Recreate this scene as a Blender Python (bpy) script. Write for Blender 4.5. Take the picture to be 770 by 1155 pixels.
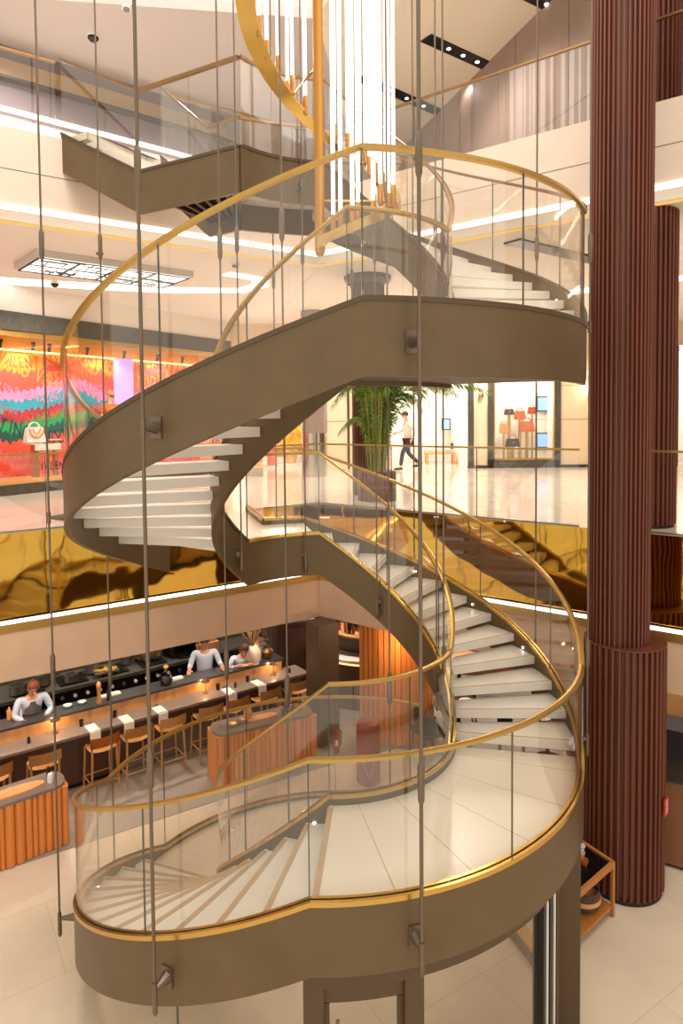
import bpy, bmesh, math, random
from math import sin, cos, pi, radians, sqrt, atan2, degrees
from mathutils import Vector, Matrix
random.seed(7)
S = bpy.context.scene
COL = S.collection
for o in list(bpy.data.objects): bpy.data.objects.remove(o)

# ------------------------------------------------------------------ camera
cam_d = bpy.data.cameras.new('camera'); cam = bpy.data.objects.new('camera', cam_d); COL.objects.link(cam)
cam_d.sensor_fit = 'VERTICAL'; cam_d.sensor_height = 36.0; cam_d.lens = 750/1155*36.0
cam_d.shift_y = -76.19/1155; cam_d.clip_start = .1; cam_d.clip_end = 200
cam.matrix_world = Matrix.Rotation(pi/2-.040914, 4, 'X') @ Matrix.Rotation(-.0086819, 4, 'Z')
S.camera = cam
S.view_settings.view_transform = 'Standard'; S.view_settings.look = 'None'
S.view_settings.exposure = 0.38; S.view_settings.gamma = 1.0; S.view_settings.use_curve_mapping = False
try:
    S.cycles.transparent_max_bounces = 48; S.cycles.max_bounces = 10; S.cycles.sample_clamp_indirect = 6
except Exception: pass

# ------------------------------------------------------------------ world: bright warm-white atrium air
w = bpy.data.worlds.new('world'); S.world = w; w.use_nodes = True
bgn = w.node_tree.nodes['Background']; bgn.inputs[0].default_value = (1.0, .92, .80, 1); bgn.inputs[1].default_value = .85

G, L1, L2 = -5.75, -1.56, 3.95        # floor levels seen from eye height
TOP = 7.6                             # ceiling over the upper floor

def area(name, loc, sx, sy, power, col=(1, .88, .76), rot=(0, 0, 0)):
    l = bpy.data.lights.new(name, 'AREA'); l.shape = 'RECTANGLE'; l.size = sx; l.size_y = sy; l.energy = power; l.color = col
    o = bpy.data.objects.new(name, l); COL.objects.link(o); o.location = loc; o.rotation_euler = rot
    return o
def spot(name, loc, power, ang=110, col=(1, .8, .6), r=.05, tgt=None, blend=.6):
    l = bpy.data.lights.new(name, 'SPOT'); l.energy = power; l.color = col; l.spot_size = radians(ang); l.spot_blend = blend; l.shadow_soft_size = r
    o = bpy.data.objects.new(name, l); COL.objects.link(o); o.location = loc
    if tgt is not None: o.rotation_euler = (Vector(tgt)-Vector(loc)).to_track_quat('-Z', 'Y').to_euler()
    return o
def point(name, loc, power, col=(1, .8, .6), r=.08):
    l = bpy.data.lights.new(name, 'POINT'); l.energy = power; l.color = col; l.shadow_soft_size = r
    o = bpy.data.objects.new(name, l); COL.objects.link(o); o.location = loc
    return o
# atrium skylight far above, and the ceiling lights of each floor
area('atrium_skylight', (0, 4.5, 12.5), 9, 9, 1500, (1, .92, .84))
for i, (x, y, p) in enumerate([(-5.5, 13.2, 130), (-2.5, 15.5, 130), (2.5, 14.5, 150), (6, 12.5, 130), (0, 17.5, 150), (5, 17.5, 150)]):
    spot('mall_downlight', (x, y, 2.7), p*2.2, 150, (1, .9, .8), .12)
for i, (x, y) in enumerate([(-6, 12.5), (-2.5, 14), (2.0, 13), (3.0, 15.5), (6, 10)]):
    spot('upper_downlight', (x, y, TOP-.1), 300, 150, (1, .93, .88), .12)

# ------------------------------------------------------------------ materials
def lin(c):
    return tuple(((v/255)/12.92 if v/255 <= .04045 else ((v/255+.055)/1.055)**2.4) for v in c)
MATS = {}
def mat(name, rgb, rough=.5, metal=0.0, spec=None, noise=0, nscale=8, emit=0, ecol=None, bump=0, bscale=20, stretch=None, coat=0):
    if name in MATS: return MATS[name]
    m = bpy.data.materials.new(name); m.use_nodes = True; nt = m.node_tree; b = nt.nodes['Principled BSDF']
    c = lin(rgb)
    b.inputs['Base Color'].default_value = (*c, 1); b.inputs['Roughness'].default_value = rough; b.inputs['Metallic'].default_value = metal
    if coat: b.inputs['Coat Weight'].default_value = coat; b.inputs['Coat Roughness'].default_value = .15
    if emit:
        b.inputs['Emission Color'].default_value = (*(lin(ecol) if ecol else c), 1); b.inputs['Emission Strength'].default_value = emit
    if noise or bump:
        tc = nt.nodes.new('ShaderNodeNewGeometry'); mp = nt.nodes.new('ShaderNodeMapping'); nt.links.new(tc.outputs['Position'], mp.inputs[0])
        if stretch: mp.inputs['Scale'].default_value = stretch
        n = nt.nodes.new('ShaderNodeTexNoise'); n.inputs['Scale'].default_value = nscale; n.inputs['Detail'].default_value = 4
        nt.links.new(mp.outputs[0], n.inputs['Vector'])
        if noise:
            r = nt.nodes.new('ShaderNodeValToRGB')
            r.color_ramp.elements[0].color = (*[v*(1-noise) for v in c], 1); r.color_ramp.elements[1].color = (*[min(1, v*(1+noise)) for v in c], 1)
            r.color_ramp.elements[0].position = .3; r.color_ramp.elements[1].position = .7
            nt.links.new(n.outputs[0], r.inputs[0]); nt.links.new(r.outputs[0], b.inputs['Base Color'])
        if bump:
            n2 = nt.nodes.new('ShaderNodeTexNoise'); n2.inputs['Scale'].default_value = bscale; nt.links.new(mp.outputs[0], n2.inputs['Vector'])
            bp = nt.nodes.new('ShaderNodeBump'); bp.inputs['Strength'].default_value = bump; bp.inputs['Distance'].default_value = .1
            nt.links.new(n2.outputs[0], bp.inputs['Height']); nt.links.new(bp.outputs[0], b.inputs['Normal'])
    MATS[name] = m; return m
def glass(name, tint=(.985, .98, .965), base=.045, extra=.75):
    m = bpy.data.materials.new(name); m.use_nodes = True; nt = m.node_tree; nt.nodes.clear()
    out = nt.nodes.new('ShaderNodeOutputMaterial'); tr = nt.nodes.new('ShaderNodeBsdfTransparent'); gl = nt.nodes.new('ShaderNodeBsdfGlossy')
    tr.inputs[0].default_value = (*tint, 1); gl.inputs['Roughness'].default_value = .0; gl.inputs[0].default_value = (1, .97, .93, 1)
    lw = nt.nodes.new('ShaderNodeLayerWeight'); lw.inputs[0].default_value = .5
    pw = nt.nodes.new('ShaderNodeMath'); pw.operation = 'POWER'; pw.inputs[1].default_value = 4.5
    ml = nt.nodes.new('ShaderNodeMath'); ml.operation = 'MULTIPLY_ADD'; ml.inputs[1].default_value = extra; ml.inputs[2].default_value = base
    mx = nt.nodes.new('ShaderNodeMixShader')
    nt.links.new(lw.outputs['Facing'], pw.inputs[0]); nt.links.new(pw.outputs[0], ml.inputs[0]); nt.links.new(ml.outputs[0], mx.inputs[0])
    nt.links.new(tr.outputs[0], mx.inputs[1]); nt.links.new(gl.outputs[0], mx.inputs[2]); nt.links.new(mx.outputs[0], out.inputs[0])
    MATS[name] = m; return m
def emis(name, rgb, st):
    m = bpy.data.materials.new(name); m.use_nodes = True; nt = m.node_tree; nt.nodes.clear()
    out = nt.nodes.new('ShaderNodeOutputMaterial'); e = nt.nodes.new('ShaderNodeEmission'); e.inputs[0].default_value = (*lin(rgb), 1); e.inputs[1].default_value = st
    nt.links.new(e.outputs[0], out.inputs[0]); MATS[name] = m; return m
def tiles(name, c1, c2, mortar, w_, h_, rough, ang, msize=.006, bump=0, bias=0):
    m = bpy.data.materials.new(name); m.use_nodes = True; nt = m.node_tree; b = nt.nodes['Principled BSDF']
    g = nt.nodes.new('ShaderNodeNewGeometry'); mp = nt.nodes.new('ShaderNodeMapping'); mp.inputs['Rotation'].default_value = (0, 0, ang)
    br = nt.nodes.new('ShaderNodeTexBrick'); br.inputs['Scale'].default_value = 1; br.inputs['Brick Width'].default_value = w_; br.inputs['Row Height'].default_value = h_
    br.inputs['Mortar Size'].default_value = msize; br.inputs['Color1'].default_value = (*lin(c1), 1); br.inputs['Color2'].default_value = (*lin(c2), 1); br.inputs['Mortar'].default_value = (*lin(mortar), 1)
    n = nt.nodes.new('ShaderNodeTexNoise'); n.inputs['Scale'].default_value = 2.2; n.inputs['Detail'].default_value = 6
    mx = nt.nodes.new('ShaderNodeMixRGB'); mx.blend_type = 'MULTIPLY'; mx.inputs[0].default_value = .22
    nt.links.new(g.outputs['Position'], mp.inputs[0]); nt.links.new(mp.outputs[0], br.inputs[0]); nt.links.new(g.outputs['Position'], n.inputs['Vector'])
    nt.links.new(br.outputs[0], mx.inputs[1]); nt.links.new(n.outputs[0], mx.inputs[2]); nt.links.new(mx.outputs[0], b.inputs['Base Color'])
    b.inputs['Roughness'].default_value = rough; MATS[name] = m; return m
def ring_tiles(name, rgb, line, cx, cy):
    """stone laid in radial slabs about the stair axis"""
    m = bpy.data.materials.new(name); m.use_nodes = True; nt = m.node_tree; b = nt.nodes['Principled BSDF']
    g = nt.nodes.new('ShaderNodeNewGeometry'); sp = nt.nodes.new('ShaderNodeSeparateXYZ'); nt.links.new(g.outputs['Position'], sp.inputs[0])
    def mth(op, a, bb=None):
        n = nt.nodes.new('ShaderNodeMath'); n.operation = op
        for i, v in enumerate((a, bb)):
            if v is None: continue
            if isinstance(v, (int, float)): n.inputs[i].default_value = v
            else: nt.links.new(v, n.inputs[i])
        return n.outputs[0]
    dx = mth('SUBTRACT', sp.outputs[0], cx); dy = mth('SUBTRACT', sp.outputs[1], cy)
    a = mth('ARCTAN2', dy, dx); fr = mth('FRACT', mth('MULTIPLY', mth('ADD', a, 10.0), 1/.262))
    ln = mth('LESS_THAN', fr, .018)
    mx = nt.nodes.new('ShaderNodeMixRGB'); nt.links.new(ln, mx.inputs[0]); mx.inputs[1].default_value = (*lin(rgb), 1); mx.inputs[2].default_value = (*lin(line), 1)
    nt.links.new(mx.outputs[0], b.inputs['Base Color']); b.inputs['Roughness'].default_value = .28
    MATS[name] = m; return m
CX, CY = -.165, 7.226
mat('bronze', (106, 86, 58), .42, .35, noise=.08, nscale=3)
mat('bronze_dark', (70, 56, 42), .45, .3)
mat('bronze_frame', (92, 74, 52), .45, .35)
mat('gold', (206, 168, 92), .22, .9)
mat('gold_satin', (190, 154, 86), .35, .85)
mat('copper', (146, 112, 74), .35, .85)
mat('brass_tip', (190, 134, 62), .35, .75)
mat('gold_mirror', (214, 168, 74), .05, 1.0, bump=.14, bscale=1.15)
mat('slot', (20, 18, 15), .6)
mat('tread', (226, 220, 208), .35, noise=.04, nscale=3)
mat('tread_side', (205, 196, 182), .5)
mat('nosing', (188, 160, 126), .6)
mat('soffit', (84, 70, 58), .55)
mat('steel', (120, 104, 88), .38, .75)
mat('white_ceiling', (236, 226, 214), .8)
mat('upper_ceiling', (196, 184, 178), .8)
mat('cream_ceiling', (232, 220, 196), .75)
mat('fascia', (226, 204, 184), .6, noise=.03, nscale=2)
mat('bulkhead', (214, 178, 148), .55, noise=.05, nscale=2.5)
mat('seam', (120, 104, 90), .8)
mat('cream_wall', (232, 208, 174), .6)
mat('stone_wall', (150, 126, 112), .7, noise=.12, nscale=1.6, stretch=(1, 1, .5))
mat('grey_violet', (128, 114, 118), .7)
mat('dark_stone', (74, 72, 62), .3, noise=.25, nscale=9)
mat('dark_line', (52, 44, 36), .6)
mat('black', (18, 17, 17), .4)
mat('black_gloss', (14, 14, 15), .12)
mat('rosewood', (104, 52, 34), .42, noise=.14, nscale=6, stretch=(1, 1, .15))
mat('rosewood_groove', (48, 24, 17), .7)
mat('orange_wood', (224, 138, 64), .5, noise=.1, nscale=10, stretch=(1, 1, .12))
mat('stool_wood', (186, 132, 72), .5, noise=.12, nscale=14)
mat('seat_wood', (222, 164, 104), .45)
mat('light_wood', (222, 160, 98), .5, noise=.12, nscale=9, stretch=(1, 1, .3))
mat('dark_wood', (84, 54, 38), .45, noise=.2, nscale=9, stretch=(1, 1, .12))
mat('grey_top', (132, 116, 106), .28)
mat('slate_top', (72, 68, 68), .25)
mat('marble_white', (232, 224, 214), .2)
mat('carpet_grey', (152, 142, 134), .9, noise=.08, nscale=30)
mat('stainless', (150, 144, 132), .3, .8)
mat('skin', (222, 160, 128), .55)
mat('hair', (70, 40, 28), .7)
mat('hair_red', (110, 56, 36), .7)
mat('shirt', (208, 216, 236), .8)
mat('apron', (112, 104, 110), .8)
mat('trousers', (34, 32, 36), .8)
mat('jacket', (52, 50, 56), .8)
mat('leaf', (112, 140, 50), .55, noise=.3, nscale=6)
mat('leaf_stem', (150, 150, 60), .6)
mat('dry_grass', (196, 156, 104), .8)
mat('clay_cream', (226, 206, 180), .6)
mat('red', (170, 40, 34), .35)
mat('red_sign', (206, 56, 36), .4)
mat('white', (238, 236, 230), .5)
mat('paper', (244, 238, 228), .7)
mat('basket', (86, 60, 46), .8, noise=.4, nscale=30)
mat('cart_wood', (190, 124, 58), .45)
mat('amber', (196, 104, 34), .25)
mat('green_sauce', (200, 190, 110), .4)
mat('orange_sauce', (232, 150, 80), .4)
mat('dark_glass', (26, 24, 22), .08)
mat('tortoise', (200, 96, 40), .4, noise=.5, nscale=25)
mat('stripe_orange', (236, 132, 44), .5)
mat('mirror_silver', (200, 190, 176), .12, .95)
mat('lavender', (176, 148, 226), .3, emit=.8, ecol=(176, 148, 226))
mat('screen_blue', (120, 160, 220), .2, emit=1.0, ecol=(116, 150, 208))
mat('mural_orange', (232, 160, 60), .6); mat('mural_coral', (238, 92, 78), .6); mat('mural_pink', (240, 150, 196), .6)
mat('mural_green', (40, 168, 104), .6); mat('mural_teal', (24, 84, 84), .6)
mat('white_room', (246, 240, 230), .7)
glass('glass'); glass('glass_upper', (.955, .945, .93), .06, .8); glass('glass_ware', (.86, .86, .86), .12, .8)
emis('led', (255, 246, 236), 9); emis('led_warm', (255, 196, 120), 5); emis('strip_white', (255, 244, 228), 3.5); emis('tube_glow', (255, 248, 242), 2.4)
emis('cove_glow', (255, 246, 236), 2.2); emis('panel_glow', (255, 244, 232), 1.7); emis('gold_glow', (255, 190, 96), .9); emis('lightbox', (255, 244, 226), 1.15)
emis('warm_glow', (255, 170, 90), 3)
tiles('ground_stone', (238, 220, 196), (234, 215, 190), (214, 192, 164), 2.4, 1.2, .2, radians(-33), msize=.004)
tiles('mall_stone', (238, 226, 212), (232, 220, 206), (200, 186, 170), 1.2, 1.2, .1, radians(0))
ring_tiles('landing_stone', (230, 220, 202), (186, 172, 152), CX, CY)

# ------------------------------------------------------------------ mesh helpers
class MB:
    def __init__(s): s.bm = bmesh.new()
    def box(s, c, size, rz=0, rot=None):
        r = bmesh.ops.create_cube(s.bm, size=1.0)
        M = Matrix.Translation(c) @ (rot.to_4x4() if rot else Matrix.Rotation(rz, 4, 'Z')) @ Matrix.Diagonal((*size, 1))
        bmesh.ops.transform(s.bm, matrix=M, verts=r['verts']); return s
    def bar(s, p, q, wd, ht):
        """box along p->q, width wd (horizontal), height ht"""
        p, q = Vector(p), Vector(q); d = q-p; L = d.length; x = d.normalized()
        up = Vector((0, 0, 1)) if abs(x.z) < .95 else Vector((0, 1, 0))
        y = up.cross(x).normalized(); z = x.cross(y)
        R = Matrix((x, y, z)).transposed()
        return s.box((p+q)/2, (L, wd, ht), rot=R)
    def prism(s, poly, z0, z1):
        b = [s.bm.verts.new((x, y, z0)) for x, y in poly]; t = [s.bm.verts.new((x, y, z1)) for x, y in poly]
        n = len(poly)
        ar = sum(poly[i][0]*poly[(i+1) % n][1]-poly[(i+1) % n][0]*poly[i][1] for i in range(n))
        if ar < 0: b.reverse(); t.reverse()
        s.bm.faces.new(list(reversed(b))); s.bm.faces.new(t)
        for i in range(n): s.bm.faces.new((b[i], b[(i+1) % n], t[(i+1) % n], t[i]))
        return s
    def lathe(s, c, prof, n=20, cap=True):
        """prof: list of (r, z)"""
        c = Vector(c); rings = []
        for r, z in prof:
            rings.append([s.bm.verts.new(c+Vector((max(r, .0005)*cos(2*pi*i/n), max(r, .0005)*sin(2*pi*i/n), z))) for i in range(n)])
        for a, b in zip(rings, rings[1:]):
            for i in range(n): s.bm.faces.new((a[i], a[(i+1) % n], b[(i+1) % n], b[i]))
        if cap:
            s.bm.faces.new(list(reversed(rings[0]))); s.bm.faces.new(rings[-1])
        return s
    def tube(s, pts, r, n=8, rad=None):
        pts = [Vector(p) for p in pts]; rings = []
        prev = None
        for i, p in enumerate(pts):
            t = (pts[min(i+1, len(pts)-1)]-pts[max(i-1, 0)]).normalized()
            if prev is None:
                a = Vector((0, 0, 1)) if abs(t.z) < .9 else Vector((1, 0, 0))
                u = t.cross(a).normalized()
            else: u = (prev-t*prev.dot(t)).normalized()
            prev = u; v = t.cross(u); rr = rad[i] if rad else r
            rings.append([s.bm.verts.new(p+rr*(u*cos(2*pi*k/n)+v*sin(2*pi*k/n))) for k in range(n)])
        for a, b in zip(rings, rings[1:]):
            for k in range(n): s.bm.faces.new((a[k], a[(k+1) % n], b[(k+1) % n], b[k]))
        s.bm.faces.new(list(reversed(rings[0]))); s.bm.faces.new(rings[-1]); return s
    def sweep(s, path, sec):
        """path of (pos, outward vec); sec of (offset outward, offset z)"""
        rings = [[s.bm.verts.new(Vector(p)+Vector(o)*a+Vector((0, 0, b))) for a, b in (sec(i) if callable(sec) else sec)] for i, (p, o) in enumerate(path)]
        n = len(rings[0])
        for a, b in zip(rings, rings[1:]):
            for k in range(n): s.bm.faces.new((a[k], a[(k+1) % n], b[(k+1) % n], b[k]))
        s.bm.faces.new(list(reversed(rings[0]))); s.bm.faces.new(rings[-1]); return s
    def add(s, mesh, M):
        n0 = len(s.bm.verts); s.bm.from_mesh(mesh); s.bm.verts.ensure_lookup_table()
        bmesh.ops.transform(s.bm, matrix=M, verts=s.bm.verts[n0:]); return s
    def build(s, name, m, parent=None, loc=None):
        bmesh.ops.recalc_face_normals(s.bm, faces=s.bm.faces)
        me = bpy.data.meshes.new(name); s.bm.to_mesh(me); s.bm.free()
        me.materials.append(MATS[m] if isinstance(m, str) else m)
        me.polygons.foreach_set('use_smooth', [True]*len(me.polygons))
        me.set_sharp_from_angle(angle=radians(32))
        o = bpy.data.objects.new(name, me); COL.objects.link(o)
        if parent is not None:
            o.parent = parent
            if parent.get('_base'): pass
            base = ABS.get(parent.name, Vector((0, 0, 0)))
            # meshes of a placed thing are written in world coordinates unless the thing is local
            if parent.name in WORLDCOORD: me.transform(Matrix.Translation(-base))
            ABS[o.name] = Vector((0, 0, 0)) if parent.name not in WORLDCOORD else base
            if parent.name in WORLDCOORD: WORLDCOORD.add(o.name)
        elif loc is not None:
            me.transform(Matrix.Translation(-Vector(loc))); o.location = loc
            ABS[o.name] = Vector(loc); WORLDCOORD.add(o.name)
        return o
ABS = {}; WORLDCOORD = set()
def tag(o, label, cat, group=None, kind=None):
    o['label'] = label; o['category'] = cat
    if group: o['group'] = group
    if kind: o['kind'] = kind
    return o
def struct(o): o['kind'] = 'structure'; return o
def thing(name, label, cat, loc=(0, 0, 0), rz=0, group=None, world=True):
    """Empty at the base; world=True: its parts are written in world coordinates"""
    o = bpy.data.objects.new(name, None); COL.objects.link(o); o.location = loc; o.rotation_euler = (0, 0, rz); o.empty_display_size = .2
    ABS[o.name] = Vector(loc)
    if world: WORLDCOORD.add(o.name)
    return tag(o, label, cat, group)
def copy_tree(o, parent=None):
    c = o.copy(); COL.objects.link(c)
    if parent is not None: c.parent = parent
    for ch in [x for x in bpy.data.objects if x.parent == o]: copy_tree(ch, c)
    return c
def place_copy(proto, first, loc, rz, label, group, cat=None):
    o = proto if first else copy_tree(proto)
    o.location = loc; o.rotation_euler = (0, 0, rz); o['label'] = label
    if group: o['group'] = group
    return o
FONTC = {}
def glyph(ch):
    if ch in FONTC: return FONTC[ch]
    cu = bpy.data.curves.new('glyph', 'FONT'); cu.body = ch; cu.extrude = .01; cu.resolution_u = 3; cu.align_x = 'CENTER'
    ob = bpy.data.objects.new('glyph', cu); COL.objects.link(ob); bpy.context.view_layer.update()
    dg = bpy.context.evaluated_depsgraph_get(); me = bpy.data.meshes.new_from_object(ob.evaluated_get(dg))
    bpy.data.objects.remove(ob); FONTC[ch] = me; return me

# ------------------------------------------------------------------ the shell
C0 = Vector((-.41, 11.96))                              # far corner of the atrium opening
dl = Vector((-4.2, -2.87)).normalized(); dr = Vector((2.8, -2.09)).normalized()
nl = Vector((dl.y, -dl.x)); nl = nl if nl.y > 0 else -nl  # outward (away from the void)
nr = Vector((dr.y, -dr.x)); nr = nr if nr.y > 0 else -nr
PL = C0+dl*7.2; PR = C0+dr*8.2
def edge(t, off=0):
    """point on the left (t<0) or right (t>0) atrium edge, moved off metres away from the void"""
    p = C0+(dl*(-t) if t < 0 else dr*t); n = nl if t < 0 else nr
    if t == 0: n = (nl+nr); n = n/n.dot(nl)
    return p+n*off
E_L, E_C, E_R = edge(-7.2), edge(0), edge(8.2)
def slab_poly(off=0, ymax=24.0):
    a, b, c = edge(-7.2, off), edge(0, off), edge(8.2, off)
    return [(a.x, a.y), (b.x, b.y), (c.x, c.y), (16, c.y), (16, ymax), (-14, ymax), (-14, a.y)]
struct(MB().prism([(-14, 1.5), (16, 1.5), (16, 24), (-14, 24)], G-.3, G).build('floor', 'ground_stone'))
struct(MB().prism(slab_poly(.02), L1-.12, L1).build('floor_mall_level', 'mall_stone'))
struct(MB().prism(slab_poly(.06), -2.72, L1-.12).build('ceiling_slab_mall', 'upper_ceiling'))
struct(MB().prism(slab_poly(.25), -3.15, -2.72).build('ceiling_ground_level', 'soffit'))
struct(MB().prism(slab_poly(.02), 3.0, L2).build('floor_upper_level', 'mall_stone'))
struct(MB().prism(slab_poly(.30), 2.8, 3.0).build('ceiling_mall_level', 'white_ceiling'))
def edge_strip(name, m, z0, z1, o0, o1, t0=-7.2, t1=8.2):
    mb = MB(); pts_o = [edge(t0, o0), edge(0, o0), edge(t1, o0)]; pts_i = [edge(t0, o1), edge(0, o1), edge(t1, o1)]
    mb.prism([(p.x, p.y) for p in pts_o]+[(p.x, p.y) for p in reversed(pts_i)], z0, z1)
    return mb.build(name, m)
struct(edge_strip('wall_fascia_gold', 'gold_mirror', -2.74, L1-.12, .02, .06))
struct(edge_strip('trim_mall_edge', 'gold_mirror', L1-.13, L1-.002, .0, .02))
struct(edge_strip('wall_fascia_upper', 'fascia', 2.92, L2+.005, -.04, .02))
struct(edge_strip('trim_fascia_seam', 'seam', 3.39, 3.40, -.043, -.03))
struct(edge_strip('trim_fascia_strip_light', 'strip_white', 2.86, 2.92, -.06, .0))
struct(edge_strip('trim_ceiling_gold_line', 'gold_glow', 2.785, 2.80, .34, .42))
struct(edge_strip('trim_bulkhead_strip_light', 'strip_white', -2.80, -2.765, -.075, -.01))
struct(edge_strip('trim_bulkhead_ledge', 'gold_satin', -2.83, -2.765, -.05, .04))
struct(edge_strip('trim_bulkhead_gold_line', 'gold_satin', -2.93, -2.83, -.05, .04))
struct(edge_strip('wall_bulkhead', 'bulkhead', -3.60, -2.93, -.04, .12))
struct(edge_strip('trim_bulkhead_edge_light', 'warm_glow', -3.615, -3.60, .02, .08, t0=-7.2, t1=-2.2))
# grey carpet zone of the bar
a, b = Vector((-3.69-2.2, 8.68-1.35)), Vector((-.48, 10.64))
struct(MB().prism([(a.x, a.y), (-1.97, 9.74), (b.x, b.y), (.9, 11.3), (6, 9.6), (10, 8.2), (14, 20), (-12, 20), (-12, a.y)], G, G+.012).build('floor_carpet', 'carpet_grey'))
# upper ceilings
struct(MB().prism([(-14, 11.2), (-.4, 13.0), (1.0, 24), (-14, 24)], TOP, TOP+.2).build('ceiling_upper_left', 'upper_ceiling'))
struct(MB().prism([(-.4, 13.0), (1.2, 9.0), (5.6, 7.0), (9, 7.0), (9, 24), (1.0, 24)], TOP, TOP+.2).build('ceiling_upper_right', 'cream_ceiling'))
# stone wall on the upper level, right
d = Vector((3.89-1.82, 12.5-19.03)).normalized(); p0 = Vector((1.82, 19.03))-d*4; p1 = Vector((1.82, 19.03))+d*11.5; n = Vector((-d.y, d.x)); n = n if n.x > 0 else -n
struct(MB().prism([tuple(p0), tuple(p1), tuple(p1+n*.3), tuple(p0+n*.3)], L2, TOP).build('wall_stone_upper', 'stone_wall'))
mb = MB()
for k in range(9):
    q = p0+d*(1.2+k*1.7); mb.box((*(q-n*.002), (L2+TOP)/2), (.02, .008, TOP-L2), rz=atan2(d.y, d.x))
mb.box((*((p0+p1)/2-n*.002), 5.4), ((p1-p0).length, .006, .02), rz=atan2(d.y, d.x))
struct(mb.build('trim_stone_joints', 'seam'))
struct(MB().box((6, 24, 1), (36, .2, 14)).build('wall_far', 'stone_wall'))
struct(MB().box((-13.5, 15, 1), (.2, 18, 14)).build('wall_left', 'stone_wall'))
struct(MB().box((15.5, 13, 1), (.2, 22, 14)).build('wall_right', 'stone_wall'))
# black light slots in the cream ceiling
for i, (x0, y0, x1, y1) in enumerate([(1.76, 13.66, 3.5, 14.95), (.5, 15.2, 2.75, 17.15), (1.6, 11.1, 4.1, 12.75)]):
    t = thing('ceiling_light_slot', ['black recessed slot in the cream ceiling with four small spotlights', 'black recessed ceiling slot, lowest in view, above the right glass guard', 'black recessed ceiling slot cut off by the top of the picture, beside the stone wall'][i], 'ceiling light', (x0, y0, TOP))
    v = Vector((x1-x0, y1-y0)); L = v.length; v.normalize(); c = Vector((x0+x1, y0+y1))/2
    MB().box((c.x, c.y, TOP-.012), (L, .3, .024), rz=atan2(v.y, v.x)).build('slot_frame', 'black', t)
    for k in range(4):
        q = Vector((x0, y0))+v*(L*(.3+.2*k)); MB().lathe((q.x, q.y, TOP-.034), [(.035, 0), (.045, .012)], 12).build('spotlight', 'led', t)
# upper floor, left: curved shop wall with gold cornice and bright strip
pts = [Vector((-11.5, 9.8)), Vector((-6.84, 13.75)), Vector((-4.05, 16.0)), Vector((-3.35, 16.6))]
cc = Vector((-3.8, 17.4)); arc = []
for k in range(7):
    an = radians(-52+k*30); arc.append(cc+Vector((cos(an), sin(an)))*.92)
line = pts+arc
def wall_path(line, off):
    out = []
    for i, p in enumerate(line):
        t = (line[min(i+1, len(line)-1)]-line[max(i-1, 0)]).normalized(); nn = Vector((t.y, -t.x)); out.append(p+nn*off)
    return out
def ribbon(name, m, z0, z1, o0, o1):
    a = wall_path(line, o0); b = wall_path(line, o1); mb = MB()
    for i in range(len(a)-1): mb.prism([tuple(a[i]), tuple(a[i+1]), tuple(b[i+1]), tuple(b[i])], z0, z1)
    return mb.build(name, m)
struct(ribbon('wall_upper_left', 'grey_violet', L2, TOP, -.2, 0))
struct(ribbon('trim_gold_cornice', mat('cornice', (176, 148, 112), .45, .4), 6.93, 7.28, 0, .12))
struct(ribbon('trim_gold_cornice_lip', 'bronze_dark', 6.88, 6.93, 0, .2))
struct(ribbon('trim_upper_strip_light', 'strip_white', 6.27, 6.36, 0, .05))
struct(ribbon('trim_upper_sill', 'white_ceiling', 5.0, 6.15, 0, .08))

# ------------------------------------------------------------------ the helical staircase
R0, R1 = 2.65, 1.31     # faces of the outer and inner stringers
KZ = [(20, -5.68), (148, -5.68), (268, -3.45), (340, -3.45), (459, -1.48), (505, -1.48), (637, .82), (696, .82), (814, 3.2), (900, 3.2)]
def zt(ph):
    for (a, za), (b, zb) in zip(KZ, KZ[1:]):
        if a <= ph <= b: return za+(zb-za)*(ph-a)/(b-a)
    return KZ[-1][1]
def pol(r, ph): a = radians(ph); return Vector((CX+r*cos(a)+(.07 if r < 1.6 else 0), CY+r*sin(a)))   # the well is slightly off centre
def steps(a, b, st=3.0):
    ks = [a]+[k for k, _ in KZ if a < k < b]+[b]; out = []
    for u, v in zip(ks, ks[1:]):
        n = max(1, int(round((v-u)/st))); out += [u+(v-u)*i/n for i in range(n)]
    return out+[b]
stair = thing('helical_staircase', 'bronze helical staircase with white treads and gold topped glass sides hanging in the atrium', 'staircase', (CX, CY, G))
def rpath(r, a, b, st=3.0, dz=0):
    out = []
    for ph in steps(a, b, st):
        p = pol(r, ph); u = Vector((cos(radians(ph)), sin(radians(ph)), 0)); out.append((Vector((p.x, p.y, zt(ph)+dz)), u))
    return out
BH = .54
def stringer(rface, inner, a, b):
    """band from a to b (degrees); rface is the face seen from outside, thickness inwards"""
    path = rpath(rface, a, b); th = .05
    def sec(i):
        z = path[i][0].z; lo = max(-BH, G+.005-z)
        o0, o1 = (-th, 0)
        return [(o0, 0), (o0, lo), (o1, lo), (o1, 0)]
    return MB().sweep(path, sec).build('inner_stringer' if inner else 'outer_stringer', 'bronze', stair)
def cap(rface, a, b, parent):
    gm = 'gold' if a < 505 else 'bronze_frame'
    path = rpath(rface, a, b)
    for nm, o0, o1 in (('gold_cap', -.062, -.036), ('gold_cap', -.018, .008)):
        MB().sweep(path, [(o0, .018), (o0, -.02), (o1, -.02), (o1, .018)]).build(nm.replace('gold_', '') if a >= 505 else nm, gm, parent)
    MB().sweep(path, [(-.036, .004), (-.036, -.01), (-.018, -.01), (-.018, .004)]).build('cap_slot', 'slot', parent)
RH = 1.03
def ztr(ph):
    z = zt(ph)+RH
    return max(z, -4.20)
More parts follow.
